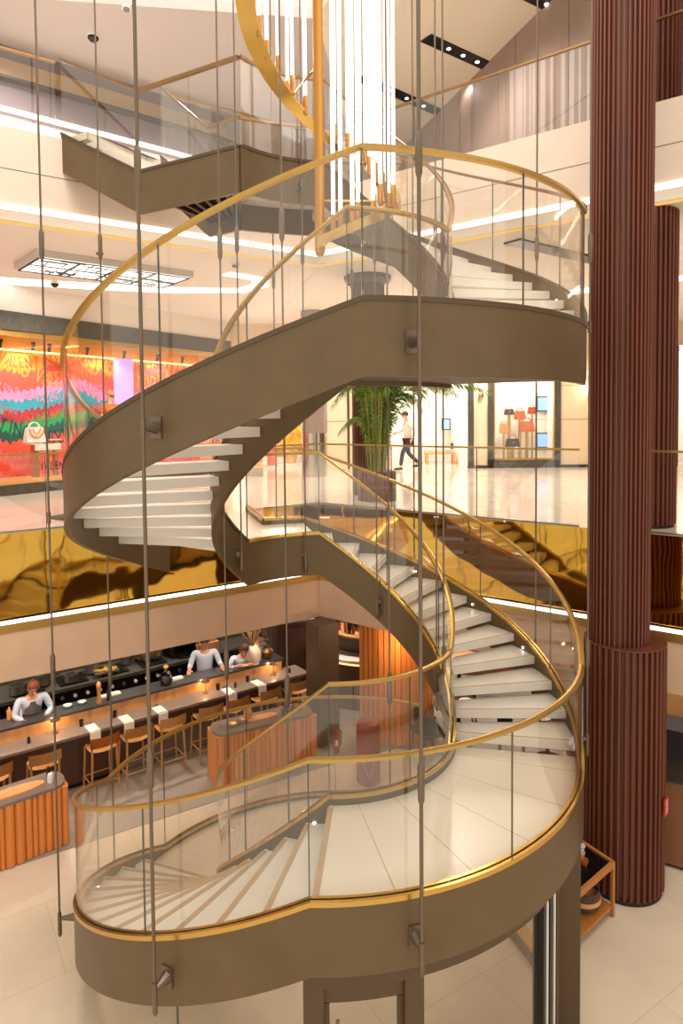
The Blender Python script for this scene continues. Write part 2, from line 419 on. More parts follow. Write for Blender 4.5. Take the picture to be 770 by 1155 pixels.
def rail(rface, a, b, m='gold_satin'):
    path = []
    for ph in steps(a, b):
        p = pol(rface-.027, ph); path.append((Vector((p.x, p.y, ztr(ph))), Vector((cos(radians(ph)), sin(radians(ph)), 0))))
    w2, h = .026, .02
    sec = [(-w2, -h), (w2*.3, -h), (w2, -h*.6), (w2, h*.6), (w2*.3, h), (-w2*.3, h), (-w2, h*.6)]
    return MB().sweep(path, sec).build('handrail', m, stair)
def glass_run(rface, a, b, step, m='glass'):
    ks = [a]+[k for k, _ in KZ if a < k < b]+[b]; cuts = []
    for u, v in zip(ks, ks[1:]):
        n = max(1, int(round((v-u)/step))); cuts += [(u+(v-u)*i/n, u+(v-u)*(i+1)/n) for i in range(n)]
    for u, v in cuts:
        g = .12; ph0, ph1 = u+g, v-g; path = []; tops = []
        for ph in steps(ph0, ph1, 2.5):
            p = pol(rface-.027, ph); path.append((Vector((p.x, p.y, zt(ph))), Vector((cos(radians(ph)), sin(radians(ph)), 0)))); tops.append(ztr(ph)-zt(ph)-.015)
        def sec(i): return [(-.005, tops[i]), (-.005, 0), (.005, 0), (.005, tops[i])]
        MB().sweep(path, sec).build('glass_panel', m, stair)
        # polished edge of the pane, seen as a dark green line
        ph = v; p = pol(rface-.027, ph); a_ = radians(ph)
        hgt = ztr(ph)-zt(ph)-.02
        if v < b-.5:
            MB().box((p.x, p.y, zt(ph)+hgt/2), (.012, .008, hgt), rz=a_).build('pane_joint', mat('pane_edge', (70, 84, 72), .25), stair)
OUT = [(60, 148), (148, 268), (268, 340), (340, 459), (459, 472), (505, 637), (637, 696), (696, 814), (814, 838)]
for a, b in OUT:
    s_ = stringer(R0, False, a, b); cap(R0, a, b, s_); rail(R0, a, b, 'gold_satin' if b < 705 else 'copper')
INN = [(187, 268), (268, 340), (340, 459), (459, 505), (505, 637), (637, 696), (696, 814), (814, 865)]
for a, b in INN:
    s_ = stringer(R1, True, a, b); cap(R1, a, b, s_); rail(R1, a, b, 'gold_satin' if b < 705 else 'copper')
for a, b in [(60, 472), (505, 838)]: glass_run(R0, a, b, 30)
glass_run(R1, 187, 865, 40)
def sector(name, r0, r1, a, b, z0, z1, m, parent, st=3):
    n = max(1, int(round((b-a)/st))); A = [a+(b-a)*i/n for i in range(n+1)]
    poly = [tuple(pol(r1, x)) for x in A]+[tuple(pol(r0, x)) for x in reversed(A)]
    return MB().prism(poly, z0, z1).build(name, m, parent)
RI, RO = R1+.005, R0-.055
def flight(a, b, z0, z1, n, closed=False):
    rise = (z1-z0)/n; w_ = (b-a)/n
    for k in range(1, n):
        z = z0+k*rise; u = a+k*w_; v = u+w_+1.2
        if closed: t = sector('tread', RI, RO, u, v, z-rise-.02, z, 'tread', stair)
        else: t = sector('tread', RI, RO, u, v, z-.09, z, 'tread', stair)
        # grip strip near the front edge
        c0 = u+.8; p_in, p_out = pol(RI+.03, c0), pol(RO-.03, c0)
        MB().bar((p_in.x, p_in.y, z+.001), (p_out.x, p_out.y, z+.001), .045 if closed else .02, .006).build('nosing', 'nosing', t)
flight(148, 268, G, -3.53, 13, True)
flight(340, 459, -3.53, L1, 13)
flight(505, 637, L1, .74, 14)
flight(696, 814, .74, 3.12, 14)
for a, b, z in [(268, 340+9.2, -3.53), (459, 505, L1), (637, 696+8.5, .74), (814, 865, 3.12)]:
    sector('landing', RI, RO, a, b, z-.1, z, 'landing_stone', stair)
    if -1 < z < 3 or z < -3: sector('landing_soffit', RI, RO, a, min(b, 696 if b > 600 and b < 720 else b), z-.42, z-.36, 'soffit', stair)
p_in, p_out = pol(RI+.03, 268.6), pol(RO-.03, 268.6)
MB().bar((p_in.x, p_in.y, -3.529), (p_out.x, p_out.y, -3.529), .05, .006).build('nosing', 'nosing', stair)
# step lights in the stringers
def led(rface, sgn, ph, dz):
    p = pol(rface, ph); u = Vector((cos(radians(ph)), sin(radians(ph)), 0))
    MB().tube([Vector((p.x, p.y, zt(ph)+dz)), Vector((p.x, p.y, zt(ph)+dz))+u*sgn*.008], .013, 10).build('step_light', 'led', stair)
for ph in (120, 140, 160, 180, 382, 402, 422, 442, 530, 550, 726, 748, 770, 792): led(R0-.05, -1, ph, -.14)
for ph in (198, 214, 230, 246, 262, 440, 455, 712, 734, 756): led(R1, 1, ph, -.14)
# bridges to the two mall floors
def straight(p, q, zp, zq, name='outer_stringer', guard=True, railm='gold_satin', gm='glass', capm=True):
    p, q = Vector(p), Vector(q); d_ = (q-p).normalized(); n_ = Vector((d_.y, -d_.x, 0))
    path = [(Vector((p.x, p.y, zp)), n_), (Vector((q.x, q.y, zq)), n_)]
    s_ = MB().sweep(path, [(-.025, 0), (-.025, -BH), (.025, -BH), (.025, 0)]).build(name, 'bronze', stair)
    cm, cn = ('gold', 'gold_cap') if zp < 0 else ('bronze_frame', 'cap')
    MB().sweep(path, [(-.035, .018), (-.035, -.02), (-.01, -.02), (-.01, .018)]).build(cn, cm, s_)
    MB().sweep(path, [(.01, .018), (.01, -.02), (.035, -.02), (.035, .018)]).build(cn, cm, s_)
    if guard:
        MB().sweep(path, [(-.005, RH), (-.005, 0), (.005, 0), (.005, RH)]).build('glass_panel', gm, stair)
        MB().sweep(path, [(-.026, RH-.02), (.026, RH-.02), (.026, RH+.02), (-.026, RH+.02)]).build('handrail', railm, stair)
a1 = pol(R0-.03, 112); w1 = pol(R0-.03, 145)
e1 = Vector((-1.60, 11.14)); e2 = Vector((-2.95, 10.22))
straight(a1, e1, -1.48, -1.48); straight(w1, e2, -1.48, -1.48)
MB().prism([tuple(pol(R0-.06, x)) for x in (112, 118, 124, 130, 136, 141, 145)]+[tuple(e2), tuple(e1)], L1-.1, L1-.001).build('landing', 'landing_stone', stair)
# upper bridge: level part, then five risers to the upper floor
S0 = pol(R1, 145); S1 = Vector((-2.58, 8.76)); S2 = Vector((-3.90, 9.56))
n2 = Vector((.515, .857)); N0 = pol(R0-.03, 118); N1_ = S1+n2*1.30; N2_ = Vector((-2.72, 10.36))
straight(S0, S1, 3.2, 3.2, railm='copper', gm='glass_upper'); straight(S1, S2, 3.2, 4.03, railm='copper', gm='glass_upper')
straight(N0, N1_, 3.2, 3.2, railm='copper', gm='glass_upper'); straight(N1_, N2_, 3.2, 4.03, railm='copper', gm='glass_upper')
MB().prism([tuple(S0), tuple(S1), tuple(N1_), tuple(N0), tuple(pol(R0-.06, 125)), tuple(pol(R0-.06, 140)), tuple(pol(R0-.06, 145))], 3.02, 3.12).build('landing', 'landing_stone', stair)
for k in range(7):
    q = S0.lerp(S1, k/7+.03); m_ = N0.lerp(N1_, k/7+.03); MB().bar((*q, 2.93), (*m_, 2.93), .05, .16).build('landing_beam', 'bronze_dark', stair)
ds = (S2-S1); L_ = ds.length; ds.normalize()
for k in range(1, 5):
    q0 = S1+ds*(k*.2+.02); q1 = S1+ds*(k*.2+.24); m0 = N1_+ds*(k*.2+.02); m1 = N1_+ds*(k*.2+.24)
    MB().prism([tuple(q0), tuple(q1), tuple(m1), tuple(m0)], 3.12+k*.166-.1, 3.12+k*.166).build('tread', 'tread', stair)
q0 = S1+ds*1.02; m0 = N1_+ds*1.02
MB().prism([tuple(q0), tuple(S2), tuple(N2_), tuple(m0)], 3.85, 3.949).build('landing', 'landing_stone', stair)

# hanging rods (suspension cables) with turnbuckles and brackets
def cable(R, th, phs, label, rfac, thick=.011):
    p = pol(R, th); zb = zt(phs[0])-.30-.18
    t = thing('suspension_cable', label, 'cable', (p.x, p.y, zb), group=None)
    MB().tube([(p.x, p.y, zb+.02), (p.x, p.y, 9.4)], thick, 8).build('rod', 'steel', t)
    MB().lathe((p.x, p.y, zb-.02), [(.004, 0), (.02, .03), (.02, .12), (.012, .15)], 10).build('end_fitting', 'steel', t)
    for zz in ([1.75, -2.55] if th > 180 else [2.05, -3.1]):
        if zz > zb+.3: MB().lathe((p.x, p.y, zz), [(.01, -.16), (.024, -.12), (.026, .12), (.01, .16)], 10).build('turnbuckle', 'steel', t)
    a = radians(th); u = Vector((cos(a), sin(a), 0))*(1 if R > rfac else -1)
    for ph in phs:
        z = zt(ph)-.30; c = pol(rfac, th); cface = Vector((c.x, c.y, z)); q = Vector((p.x, p.y, z))
        mb = MB(); mb.tube([cface, q], .03, 8, rad=[.05, .014]); mb.box(cface+u*.006, (.012, .1, .16), rz=a); mb.lathe((p.x, p.y, z-.06), [(.02, 0), (.02, .12)], 8)
        mb.build('bracket', 'steel', t)
OC = [(2.86, 190, [190, 550], 'leftmost suspension cable hanging clear outside the left edge of the staircase'),
      (2.79, 243.5, [243.5, 603.5], 'thick suspension cable in front of the left half of the staircase'),
      (2.79, 284.5, [284.5, 644.5], 'thick suspension cable at front centre right, crossing the lower landing band'),
      (2.79, 356, [356, 716], 'suspension cable between the right edge of the staircase and the fluted column'),
      (2.79, 22, [382, 742], 'suspension cable behind the right side of the curved flight, near the column'),
      (2.79, 64, [426, 786], 'suspension cable behind the stairs in front of the potted palm store opening'),
      (2.79, 83, [445, 805], 'suspension cable behind the stairs passing before the planter of the palm'),
      (2.79, 107, [469, 829], 'suspension cable at the back beside the bridge to the mall floor'),
      (2.79, 164, [166, 526], 'thin suspension cable at the back left beside the leftmost thick front cable')]
for R, th, phs, lab in OC: cable(R, th, phs, lab, R0, .014 if th in (243.5, 284.5) else .011)
IC = [(14, [374, 734], 'inner cable nearest the right side of the curved inner glass'), (64, [424, 784], 'inner cable crossing the dark inner band of the rising middle flight'),
      (108, [468, 828], 'inner cable just right of the bend where the middle landing starts'), (155, [515], 'inner cable bracketed to the middle landing band at its left bend'),
      (202, [202, 562], 'inner cable at the left edge of the inner glass cylinder'), (249, [249, 609], 'inner cable crossing the front of the left flight beside the brass pole'),
      (296, [296, 656], 'inner cable crossing the chandelier tube tips on the front side'), (343, [343, 703], 'inner cable close behind the curved inner glass on the right')]
for th, phs, lab in IC: cable(1.2, th, phs, lab, R1-.05, .009)

# ------------------------------------------------------------------ glass enclosure and posts below the landing
enc = thing('glass_enclosure', 'bronze framed curved glass enclosure with door under the lower landing', 'enclosure', (CX, CY, G))
ER = 2.47
sector('top_beam', ER-.06, ER+.07, 267, 336, -4.17, -4.0, 'bronze_frame', enc)
for th, w_ in [(268.3, .15), (285.4, .15)]:
    p = pol(ER, th); MB().box((p.x, p.y, (G-4.0)/2), (.14, w_, -4.0-G), rz=radians(th)).build('door_post', 'bronze_frame', enc)
sector('door_header', ER-.03, ER+.03, 270, 284, -4.31, -4.17, 'bronze_frame', enc)
door = sector('glass_door', ER-.005, ER+.005, 270, 284, G+.02, -4.31, 'glass', enc)
for th in (270.4, 283.4):
    p = pol(ER, th); MB().box((p.x, p.y, (G-4.31)/2), (.05, .045, -4.31-G-.02), rz=radians(th)).build('door_stile', 'bronze_frame', door)
p = pol(ER-.08, 272.4); q = MB(); q.tube([(p.x, p.y, -5.1), (p.x, p.y, -4.55)], .016); q.bar((p.x, p.y-.07, -5.08), (p.x, p.y, -5.08), .02, .02); q.bar((p.x, p.y-.07, -4.58), (p.x, p.y, -4.58), .02, .02); q.build('door_handle', 'gold_satin', door)
sector('glass_pane', ER-.005, ER+.005, 287.2, 317, G+.02, -4.17, 'glass', enc)
def ztb(ph): return zt(ph)-BH-.01
for a, b in [(205, 241.6), (242.2, 267)]:
    mb = MB(); n = 10
    A = [a+(b-a)*i/n for i in range(n+1)]
    path = [(Vector((*pol(ER, x), G)), Vector((cos(radians(x)), sin(radians(x)), 0))) for x in A]; hs = [max(.1, ztb(x)-G) for x in A]
    mb.sweep(path, lambda i: [(-.005, hs[i]), (-.005, 0.01), (.005, 0.01), (.005, hs[i])]).build('glass_pane', 'glass', enc)
p = pol(ER, 241.9); MB().box((p.x, p.y, (G+ztb(241.9))/2), (.012, .012, ztb(241.9)-G-.02), rz=radians(241.9)).build('pane_joint', 'pane_edge', enc)
for th, w_, m in [(318.2, .045, 'black'), (319.6, .03, 'white'), (321.5, .07, 'black'), (323.4, .035, 'white'), (325.4, .07, 'bronze_frame')]:
    p = pol(ER, th); MB().box((p.x, p.y, (G-4.0)/2), (.1, w_, -4.0-G), rz=radians(th)).build('jamb', m, enc)
p = pol(2.52, 333.6)
post = MB().box((p.x, p.y, (G-4.0)/2), (.2, .24, -4.0-G), rz=radians(352)).build('bronze_post', 'bronze_frame', None, (p.x, p.y, G)); tag(post, 'thick bronze post carrying the right end of the lower landing', 'post')
# gold capped curb on the floor behind the enclosure glass
cb = thing('gold_curb', 'curved gold topped curb on the floor seen under the lower landing', 'curb', (1.95, 7.2, G))
cpts = [(2.16, 6.5), (2.08, 6.82), (1.98, 7.12), (1.84, 7.4), (1.66, 7.64), (1.44, 7.83)]
pa = []
for i, q in enumerate(cpts):
    t_ = Vector(cpts[min(i+1, 5)])-Vector(cpts[max(i-1, 0)]); t_.normalize(); pa.append((Vector((*q, G)), Vector((t_.y, -t_.x, 0))))
MB().sweep(pa, [(-.16, .09), (-.16, 0.001), (.02, 0.001), (.02, .09)]).build('curb_base', 'bronze_dark', cb)
MB().sweep(pa, [(-.13, .12), (-.13, .06), (.02, .06), (.02, .12)]).build('curb_cap', mat('gold_paint', (216, 160, 66), .35, .35), cb)

# ------------------------------------------------------------------ glass guards at the atrium edges
def guard(name, label, pts, z, h=1.08, pane=1.5, gm='glass', rm='gold_satin', seed=0):
    t = thing(name, label, 'guardrail', (*pts[0], z))
    for p, q in zip(pts, pts[1:]):
        p, q = Vector(p), Vector(q); L = (q-p).length; n = max(1, int(round(L/pane))); d_ = (q-p)/L
        for k in range(n):
            a_, b_ = p+d_*(L*k/n+.006), p+d_*(L*(k+1)/n-.006)
            MB().bar((*a_, z+h/2), (*b_, z+h/2), .014, h-.04).build('glass_panel', gm, t)
            if k: MB().box((*(p+d_*(L*k/n)), z+h/2), (.01, .012, h-.04), rz=atan2(d_.y, d_.x)).build('pane_joint', 'pane_edge', t)
        MB().bar((*p, z+h), (*q, z+h), .045, .03).build('handrail', rm, t)
        MB().bar((*p, z+.012), (*q, z+.012), .04, .022).build('base_shoe', 'stainless', t)
o_ = .06
guard('glass_guardrail', 'glass guardrail with thin gold rail on the left edge of the mall floor', [tuple(edge(-7.1, o_)), tuple(edge(-3.3, o_))], L1)
guard('glass_guardrail', 'glass guardrail with thin gold rail on the mall floor before the palm', [tuple(edge(-1.35, o_)), tuple(edge(0, o_)), tuple(edge(4.6, o_))], L1)
guard('glass_guardrail', 'short glass guardrail on the mall floor to the right of the near fluted column', [tuple(edge(5.35, o_)), tuple(edge(8, o_))], L1)
guard('glass_guardrail', 'glass guardrail with copper rail on the upper floor, left of the stair bridge', [tuple(edge(-7.1, o_)), tuple(edge(-4.30, o_))], L2, gm='glass_upper', rm='copper')
guard('glass_guardrail', 'copper railed glass guardrail on the upper floor before the stone wall', [tuple(edge(-2.75, o_)), tuple(edge(0, o_)), tuple(edge(8, o_))], L2, gm='glass_upper', rm='copper', pane=2.0)

# ------------------------------------------------------------------ fluted columns
def fluted(name, label, x, y, r, z0, z1, n=46, extra=None, off=(0, 0)):
    t = thing(name, label, 'column', (x, y, z0))
    def prof(rr, za, zb, nm, x=x, y=y):
        pts = []
        for k in range(n):
            for f, q in ((.02, rr-.045), (.10, rr-.004), (.32, rr+.004), (.54, rr-.004), (.62, rr-.045)):
                a = 2*pi*(k+f)/n; pts.append((x+q*cos(a), y+q*sin(a)))
        return MB().prism(pts, za, zb).build(nm, 'rosewood', t)
    if extra:
        zs, r2 = extra; prof(r2, z0+.06, zs, 'lower_shaft'); prof(r, zs, z1, 'shaft', x+off[0], y+off[1])
        MB().lathe((x, y, zs-.012), [(r2+.003, 0), (r2+.003, .012), (r-.05, .016)], 48).build('joint_ring', 'rosewood', t)
        MB().lathe((x, y, z0), [(r2-.02, 0), (r2-.02, .06)], 48).build('base', 'rosewood_groove', t)
    else:
        prof(r, z0+.04, z1, 'shaft'); MB().lathe((x, y, z0), [(r-.02, 0), (r-.02, .04)], 40).build('base', 'rosewood_groove', t)
    return t
COLX, COLY = 3.42, 7.98
fc = fluted('fluted_column', 'tall dark red fluted wood column standing on the ground floor at right', COLX, COLY, .345, G, 9.5, 38, (-2.72, .465), off=(-.085, -.02))
fluted('fluted_column', 'dark red fluted column on the mall floor, half hidden behind the tall one', 4.27, 9.42, .43, L1, 2.79, 36)
fluted('fluted_column', 'dark red fluted column on the upper floor, half hidden behind the tall one', 4.27, 9.42, .43, L2, TOP, 36)
fluted('fluted_column', 'far dark red fluted column behind the potted palm', .55, 13.4, .33, L1, 2.62, 34)
t = thing('column_capital', 'wide dark disc capital on top of the column behind the palm', 'capital', (.55, 13.4, 2.62))
MB().lathe((.55, 13.4, 2.62), [(.34, 0), (.42, .04), (.47, .1), (.47, .178)], 40).build('capital_disc', 'bronze_dark', t)
gc = thing('mall_column', 'smooth grey round column with mirrored lower half on the mall floor', 'column', (-.72, 17.7, L1))
MB().lathe((-.72, 17.7, L1), [(.34, 0), (.34, 1.15)], 36).build('mirror_base', 'mirror_silver', gc)
MB().lathe((-.72, 17.7, L1+1.15), [(.33, 0), (.33, 3.2)], 36).build('shaft', mat('grey_plaster', (140, 122, 110), .5), gc)
# red notice on the tall column
sg = thing('red_sign', 'small red notice plate with white lines on the tall fluted column', 'sign', (COLX+.36, COLY-.36, -4.6))
a = radians(-42); R_ = .49; c = Vector((COLX+R_*cos(a), COLY+R_*sin(a), -4.62))
ux = Vector((-sin(a), cos(a), 0)); u_ = Vector((cos(a), sin(a), 0))
MB().box(c, (.02, .12, .2), rz=a).build('plate', 'red_sign', sg)
mb = MB()
for k in range(6): mb.box(c+u_*.0115+Vector((0, 0, .075-.028*k))+ux*(-.01 if k % 2 else 0), (.002, .085-.02*(k % 2), .009), rz=a)
mb.build('lettering', 'white', sg)

# ------------------------------------------------------------------ chandelier
PX, PY = -.215, 7.3
ch = thing('chandelier', 'tall chandelier of glowing white tubes spiralling round a brass pole', 'chandelier', (PX, PY, 1.72))
MB().lathe((PX, PY, 1.75), [(.03, 0), (.05, .02), (.055, .06), (.055, 7.7)], 20).build('pole', 'brass_tip', ch)
RC = .83
def hel(t):  # t: 0 at left extreme near the picture's top ... 1 at the right extreme ... 1.45 end at the front
    an = pi-t*pi; z = 4.50-t*2.18
    if t > 1: z = 2.32-(t-1)*1.3
    return PX+RC*cos(an), PY+RC*sin(an), z
pa = []
for k in range(-22, 46):
    t_ = k/30; x, y, z = hel(t_) if t_ > 0 else (PX+RC*cos(pi-t_*pi), PY+RC*sin(pi-t_*pi), 4.5-t_*2.4)
    an = pi-t_*pi; wv = .17 if t_ < 1 else .17-.12*(t_-1)/.5; pa.append((Vector((x, y, z)), Vector((cos(an), sin(an), 0)), wv))
MB().sweep([(p, o) for p, o, _ in pa], lambda i: [(-pa[i][2]*.9, .012), (-pa[i][2]*.9, -.0), (.05, -.05), (.05, .05)]).build('spiral_ribbon', 'gold', ch)
rods = []
for k in range(19):
    rods.append((-.34+k*.076, 0)); 
k = 0
for t_, _ in rods:
    for off in ((-.10,) if int(round(t_*100)) % 2 else (-.13, -.02)):
        an = pi-t_*pi; x, y, z = hel(t_) if t_ > 0 else (PX+RC*cos(an), PY+RC*sin(an), 4.5-t_*2.4)
        rr = RC+off; jx = random.uniform(-.02, .02)
        x, y = PX+rr*cos(an+jx), PY+rr*sin(an+jx); z += random.uniform(-.03, .05)
        MB().lathe((x, y, z), [(.02, 0), (.026, .01), (.026, .2), (.02, .22)], 10).build('brass_tip', 'brass_tip', ch)
        rd = MB().lathe((x, y, z+.22), [(.019, 0), (.019, 9.2-z)], 8).build('glow_tube', 'tube_glow', ch)
# extra cluster of hanging tubes at the end of the spiral
for i, (t_, off, dz) in enumerate([(1.08, -.02, 0), (1.13, -.13, .05), (1.17, .0, -.04), (1.22, -.1, 0), (1.27, .0, -.05), (1.31, -.12, 0), (1.36, -.03, -.06), (1.40, -.1, 0), (1.44, .0, -.02)]):
    an = pi-t_*pi; x, y, z = hel(t_); rr = RC+off; x, y = PX+rr*cos(an), PY+rr*sin(an); z += dz
    MB().lathe((x, y, z), [(.02, 0), (.026, .01), (.026, .2), (.02, .22)], 10).build('brass_tip', 'brass_tip', ch)
    MB().lathe((x, y, z+.22), [(.019, 0), (.019, 9.2-z)], 8).build('glow_tube', 'tube_glow', ch)
for t_ in (.35, 1.02, 1.42):
    x, y, z = hel(t_); MB().bar((PX, PY, z+.05), (x, y, z+.02), .018, .018).build('stay_arm', 'gold', ch)

exec_parts = True
# ------------------------------------------------------------------ mall level: left storefront with mural
u = Vector((3.9, 6.2)).normalized(); nn = Vector((u.y, -u.x)); SO = Vector((-7.0, 13.62))   # nn points to the atrium
az = atan2(u.y, u.x)
def sf(s, off=0): return SO+u*s+nn*off
sf0, sf1 = -4.5, 6.6
def sbox(mb, s0, s1, o0, o1, z0, z1):
    mb.prism([tuple(sf(s0, o0)), tuple(sf(s1, o0)), tuple(sf(s1, o1)), tuple(sf(s0, o1))], z0, z1); return mb
win = struct(sbox(MB(), sf0, sf1, -.9, -.85, L1+.0, 2.2).build('window_1', 'black'))
m = bpy.data.materials.new('mural'); m.use_nodes = True; nt = m.node_tree; B = nt.nodes['Principled BSDF']; MATS['mural'] = m
g = nt.nodes.new('ShaderNodeNewGeometry'); dt = nt.nodes.new('ShaderNodeVectorMath'); dt.operation = 'DOT_PRODUCT'; dt.inputs[1].default_value = (u.x, u.y, 0)
nt.links.new(g.outputs['Position'], dt.inputs[0]); sp = nt.nodes.new('ShaderNodeSeparateXYZ'); nt.links.new(g.outputs['Position'], sp.inputs[0])
def mth(op, *a):
    n = nt.nodes.new('ShaderNodeMath'); n.operation = op
    for i, v in enumerate(a):
        if isinstance(v, (int, float)): n.inputs[i].default_value = v
        else: nt.links.new(v, n.inputs[i])
    return n.outputs[0]
s1_ = mth('MULTIPLY', mth('SINE', mth('MULTIPLY', dt.outputs['Value'], 2.3)), .16)
s2_ = mth('MULTIPLY', mth('SINE', mth('MULTIPLY', dt.outputs['Value'], 40.0)), .035)
nz = nt.nodes.new('ShaderNodeTexNoise'); nz.inputs['Scale'].default_value = 1.4; nt.links.new(g.outputs['Position'], nz.inputs['Vector'])
zz = mth('ADD', mth('ADD', mth('ADD', sp.outputs[2], s1_), s2_), mth('MULTIPLY', mth('SUBTRACT', nz.outputs[0], .5), .5))
fac = mth('DIVIDE', mth('ADD', zz, 1.3), 3.2)
rp = nt.nodes.new('ShaderNodeValToRGB'); nt.links.new(fac, rp.inputs[0]); cr = rp.color_ramp; cr.interpolation = 'CONSTANT'
st = [(0, (238, 120, 150)), (.07, (240, 88, 72)), (.16, (232, 110, 120)), (.22, (240, 92, 76)), (.30, (28, 96, 92)), (.36, (40, 172, 104)), (.44, (176, 60, 80)), (.50, (54, 168, 196)), (.58, (240, 150, 200)), (.65, (238, 92, 78)), (.79, (230, 162, 60))]
while len(cr.elements) > 1: cr.elements.remove(cr.elements[-1])
cr.elements[0].position = 0; cr.elements[0].color = (*lin(st[0][1]), 1)
for pz, c_ in st[1:]:
    e_ = cr.elements.new(pz); e_.color = (*lin(c_), 1)
nt.links.new(rp.outputs[0], B.inputs['Base Color']); B.inputs['Roughness'].default_value = .6
mural = sbox(MB(), sf0, sf1, -.85, -.82, L1+.3, 1.85).build('mural_wall', 'mural', None, (*sf(0, -.83), L1+.3))
tag(mural, 'window backdrop mural of wavy orange, pink, blue, green and red bands with lettering', 'mural')
WORD = 'VALENTINO'
def row(z0, amp, ph_, size, m, gap):
    mb = MB(); s = sf0+.2; k = 0
    while s < sf1-.3:
        z = z0+amp*sin(2.3*s+ph_); sl = math.atan(amp*2.3*cos(2.3*s+ph_))*.8+.25*sin(k*1.3)
        p = sf(s, -.815); chh = WORD[k % 9]
        M = Matrix.Translation((p.x, p.y, z)) @ Matrix.Rotation(az, 4, 'Z') @ Matrix.Rotation(pi/2, 4, 'X') @ Matrix.Rotation(sl, 4, 'Z') @ Matrix.Diagonal((size*1.05, size*1.9, 1, 1))
        mb.add(glyph(chh), M); s += gap; k += 1
        if k % 9 == 0: s += gap*.5
    mb.build('lettering', m, mural)
row(.95, .16, .6, .26, 'mural_orange', .2); row(1.28, .12, 2.2, .2, 'mural_coral', .17); row(-.42, .16, .8, .26, 'mural_teal', .2)
row(.1, .12, 1.6, .14, 'mural_coral', .12); row(-1.0, .12, .4, .2, 'mural_coral', .17); row(.55, .14, 1.2, .14, 'mural_pink', .12)
struct(sbox(MB(), sf0, sf1+.4, -.05, .10, 1.86, 2.24).build('trim_1', 'dark_stone'))
struct(sbox(MB(), sf0, sf1+.2, -.06, .05, 1.74, 1.86).build('trim_2', 'gold_satin'))
struct(sbox(MB(), sf0, sf1+.4, -.05, .06, L1, L1+.22).build('trim_3', 'dark_stone'))
struct(sbox(MB(), sf0, sf1+.2, -.8, .04, L1+.22, L1+.3).build('trim_4', 'seat_wood'))
struct(sbox(MB(), sf0, sf1+.4, -.9, .05, 2.24, 2.8).build('wall_above_storefront', 'white_ceiling'))
struct(sbox(MB(), sf0, sf1, -.05, -.035, L1+.3, 1.74).build('window_2', 'glass'))
struct(sbox(MB(), sf0, sf1, -.76, -.70, 1.52, 1.55).build('trim_5', 'led_warm'))
for s in (-3, -1, 1, 3, 5): q = sf(s, -.3); spot('window_spot', (q.x, q.y, 1.7), 60, 120, (1, .9, .8), .05, tgt=(*sf(s, -.83), .2))
for i, s in enumerate((.35, 1.1, 1.5, 2.5, 3.6, 4.7, 5.6)):
    q = sf(s, -.45); t = thing('track_spot', ['leftmost', 'second', 'third', 'fourth', 'fifth', 'sixth', 'rightmost'][i]+' of the small black spotlights over the mural window', 'spotlight', (q.x, q.y, 1.7), group='track spotlights over the mural')
    MB().box((q.x, q.y, 1.69), (.07, .05, .06), rz=az).build('bracket', 'black', t); MB().tube([(q.x, q.y, 1.66), (q.x-.04, q.y+.05, 1.55)], .035, 10).build('lamp_head', 'black', t)
# right end pier of the storefront
struct(sbox(MB(), sf1, sf1+.4, -.9, .05, L1, 2.24).build('wall_storefront_pier', 'cream_wall'))
# VALENTINO lettering low on the window glass
q = sf(.78, 0); nm_ = MB()
for k, chh in enumerate('VALENTINO'):
    q = sf(.95+k*.12, -.03)
    nm_.add(glyph(chh), Matrix.Translation((q.x, q.y, -1.10)) @ Matrix.Rotation(az, 4, 'Z') @ Matrix.Rotation(pi/2, 4, 'X') @ Matrix.Diagonal((.16, .26, .3, 1)))
q = sf(.7, -.03); tag(nm_.build('window_lettering', 'black', None, (q.x, q.y, -1.1)), 'thin black letters low on the glass of the mural window', 'lettering')
# glowing lavender panel added in place of a reflection in the window glass
q = sf(3.55, -.45); t = thing('reflection_panel', 'tall glowing lavender panel standing in for a glass reflection in the mural window', 'screen', (q.x, q.y, L1+.3))
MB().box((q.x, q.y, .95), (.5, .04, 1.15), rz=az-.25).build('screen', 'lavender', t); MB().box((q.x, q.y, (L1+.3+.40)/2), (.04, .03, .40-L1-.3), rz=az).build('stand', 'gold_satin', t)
# handbags on stands
def handbag(mb_s, x, y, z, sc, rz): pass
def bag(label, x, y, z, w_, h_, body, trim, stripes=False, rz=0, group=None):
    t = thing('handbag', label, 'handbag', (x, y, z), rz, group, world=False)
    mb = MB(); n = 14
    # trapezoid body with soft sides
    for zz0, zz1, a0, a1 in [(0, h_*.15, .96, 1.0), (h_*.15, h_*.8, 1.0, .88), (h_*.8, h_, .88, .80)]:
        v = []
        for zc, f in ((zz0, a0), (zz1, a1)):
            dd = w_*.18*(1.15-zc/h_*.6)
            v.append([mb.bm.verts.new((sx*w_/2*f, sy*dd, zc)) for sx, sy in ((-1, -1), (1, -1), (1, 1), (-1, 1))])
        for k in range(4): mb.bm.faces.new((v[0][k], v[0][(k+1) % 4], v[1][(k+1) % 4], v[1][k]))
        mb.bm.faces.new(v[0][::-1]); mb.bm.faces.new(v[1])
    mb.build('body', body, t)
    for yy in (-.05, .05):
        MB().tube([(w_*.28*cos(pi*k/8), yy*w_, h_+w_*.26*sin(pi*k/8)-.005) for k in range(9)], w_*.025, 6).build('handle', trim, t)
    if stripes:
        for k, rr in enumerate((.20, .30, .40)):
            MB().tube([(w_*rr*cos(pi+pi*j/10), -w_*.2-.006, h_*.92+w_*rr*1.2*sin(pi+pi*j/10)) for j in range(11)], w_*.028, 6).build('stripe', 'stripe_orange' if k != 1 else 'white', t)
    else: MB().box((0, -w_*.2, h_*.55), (w_*.16, .02, h_*.14)).build('clasp', 'gold_satin', t)
    return t
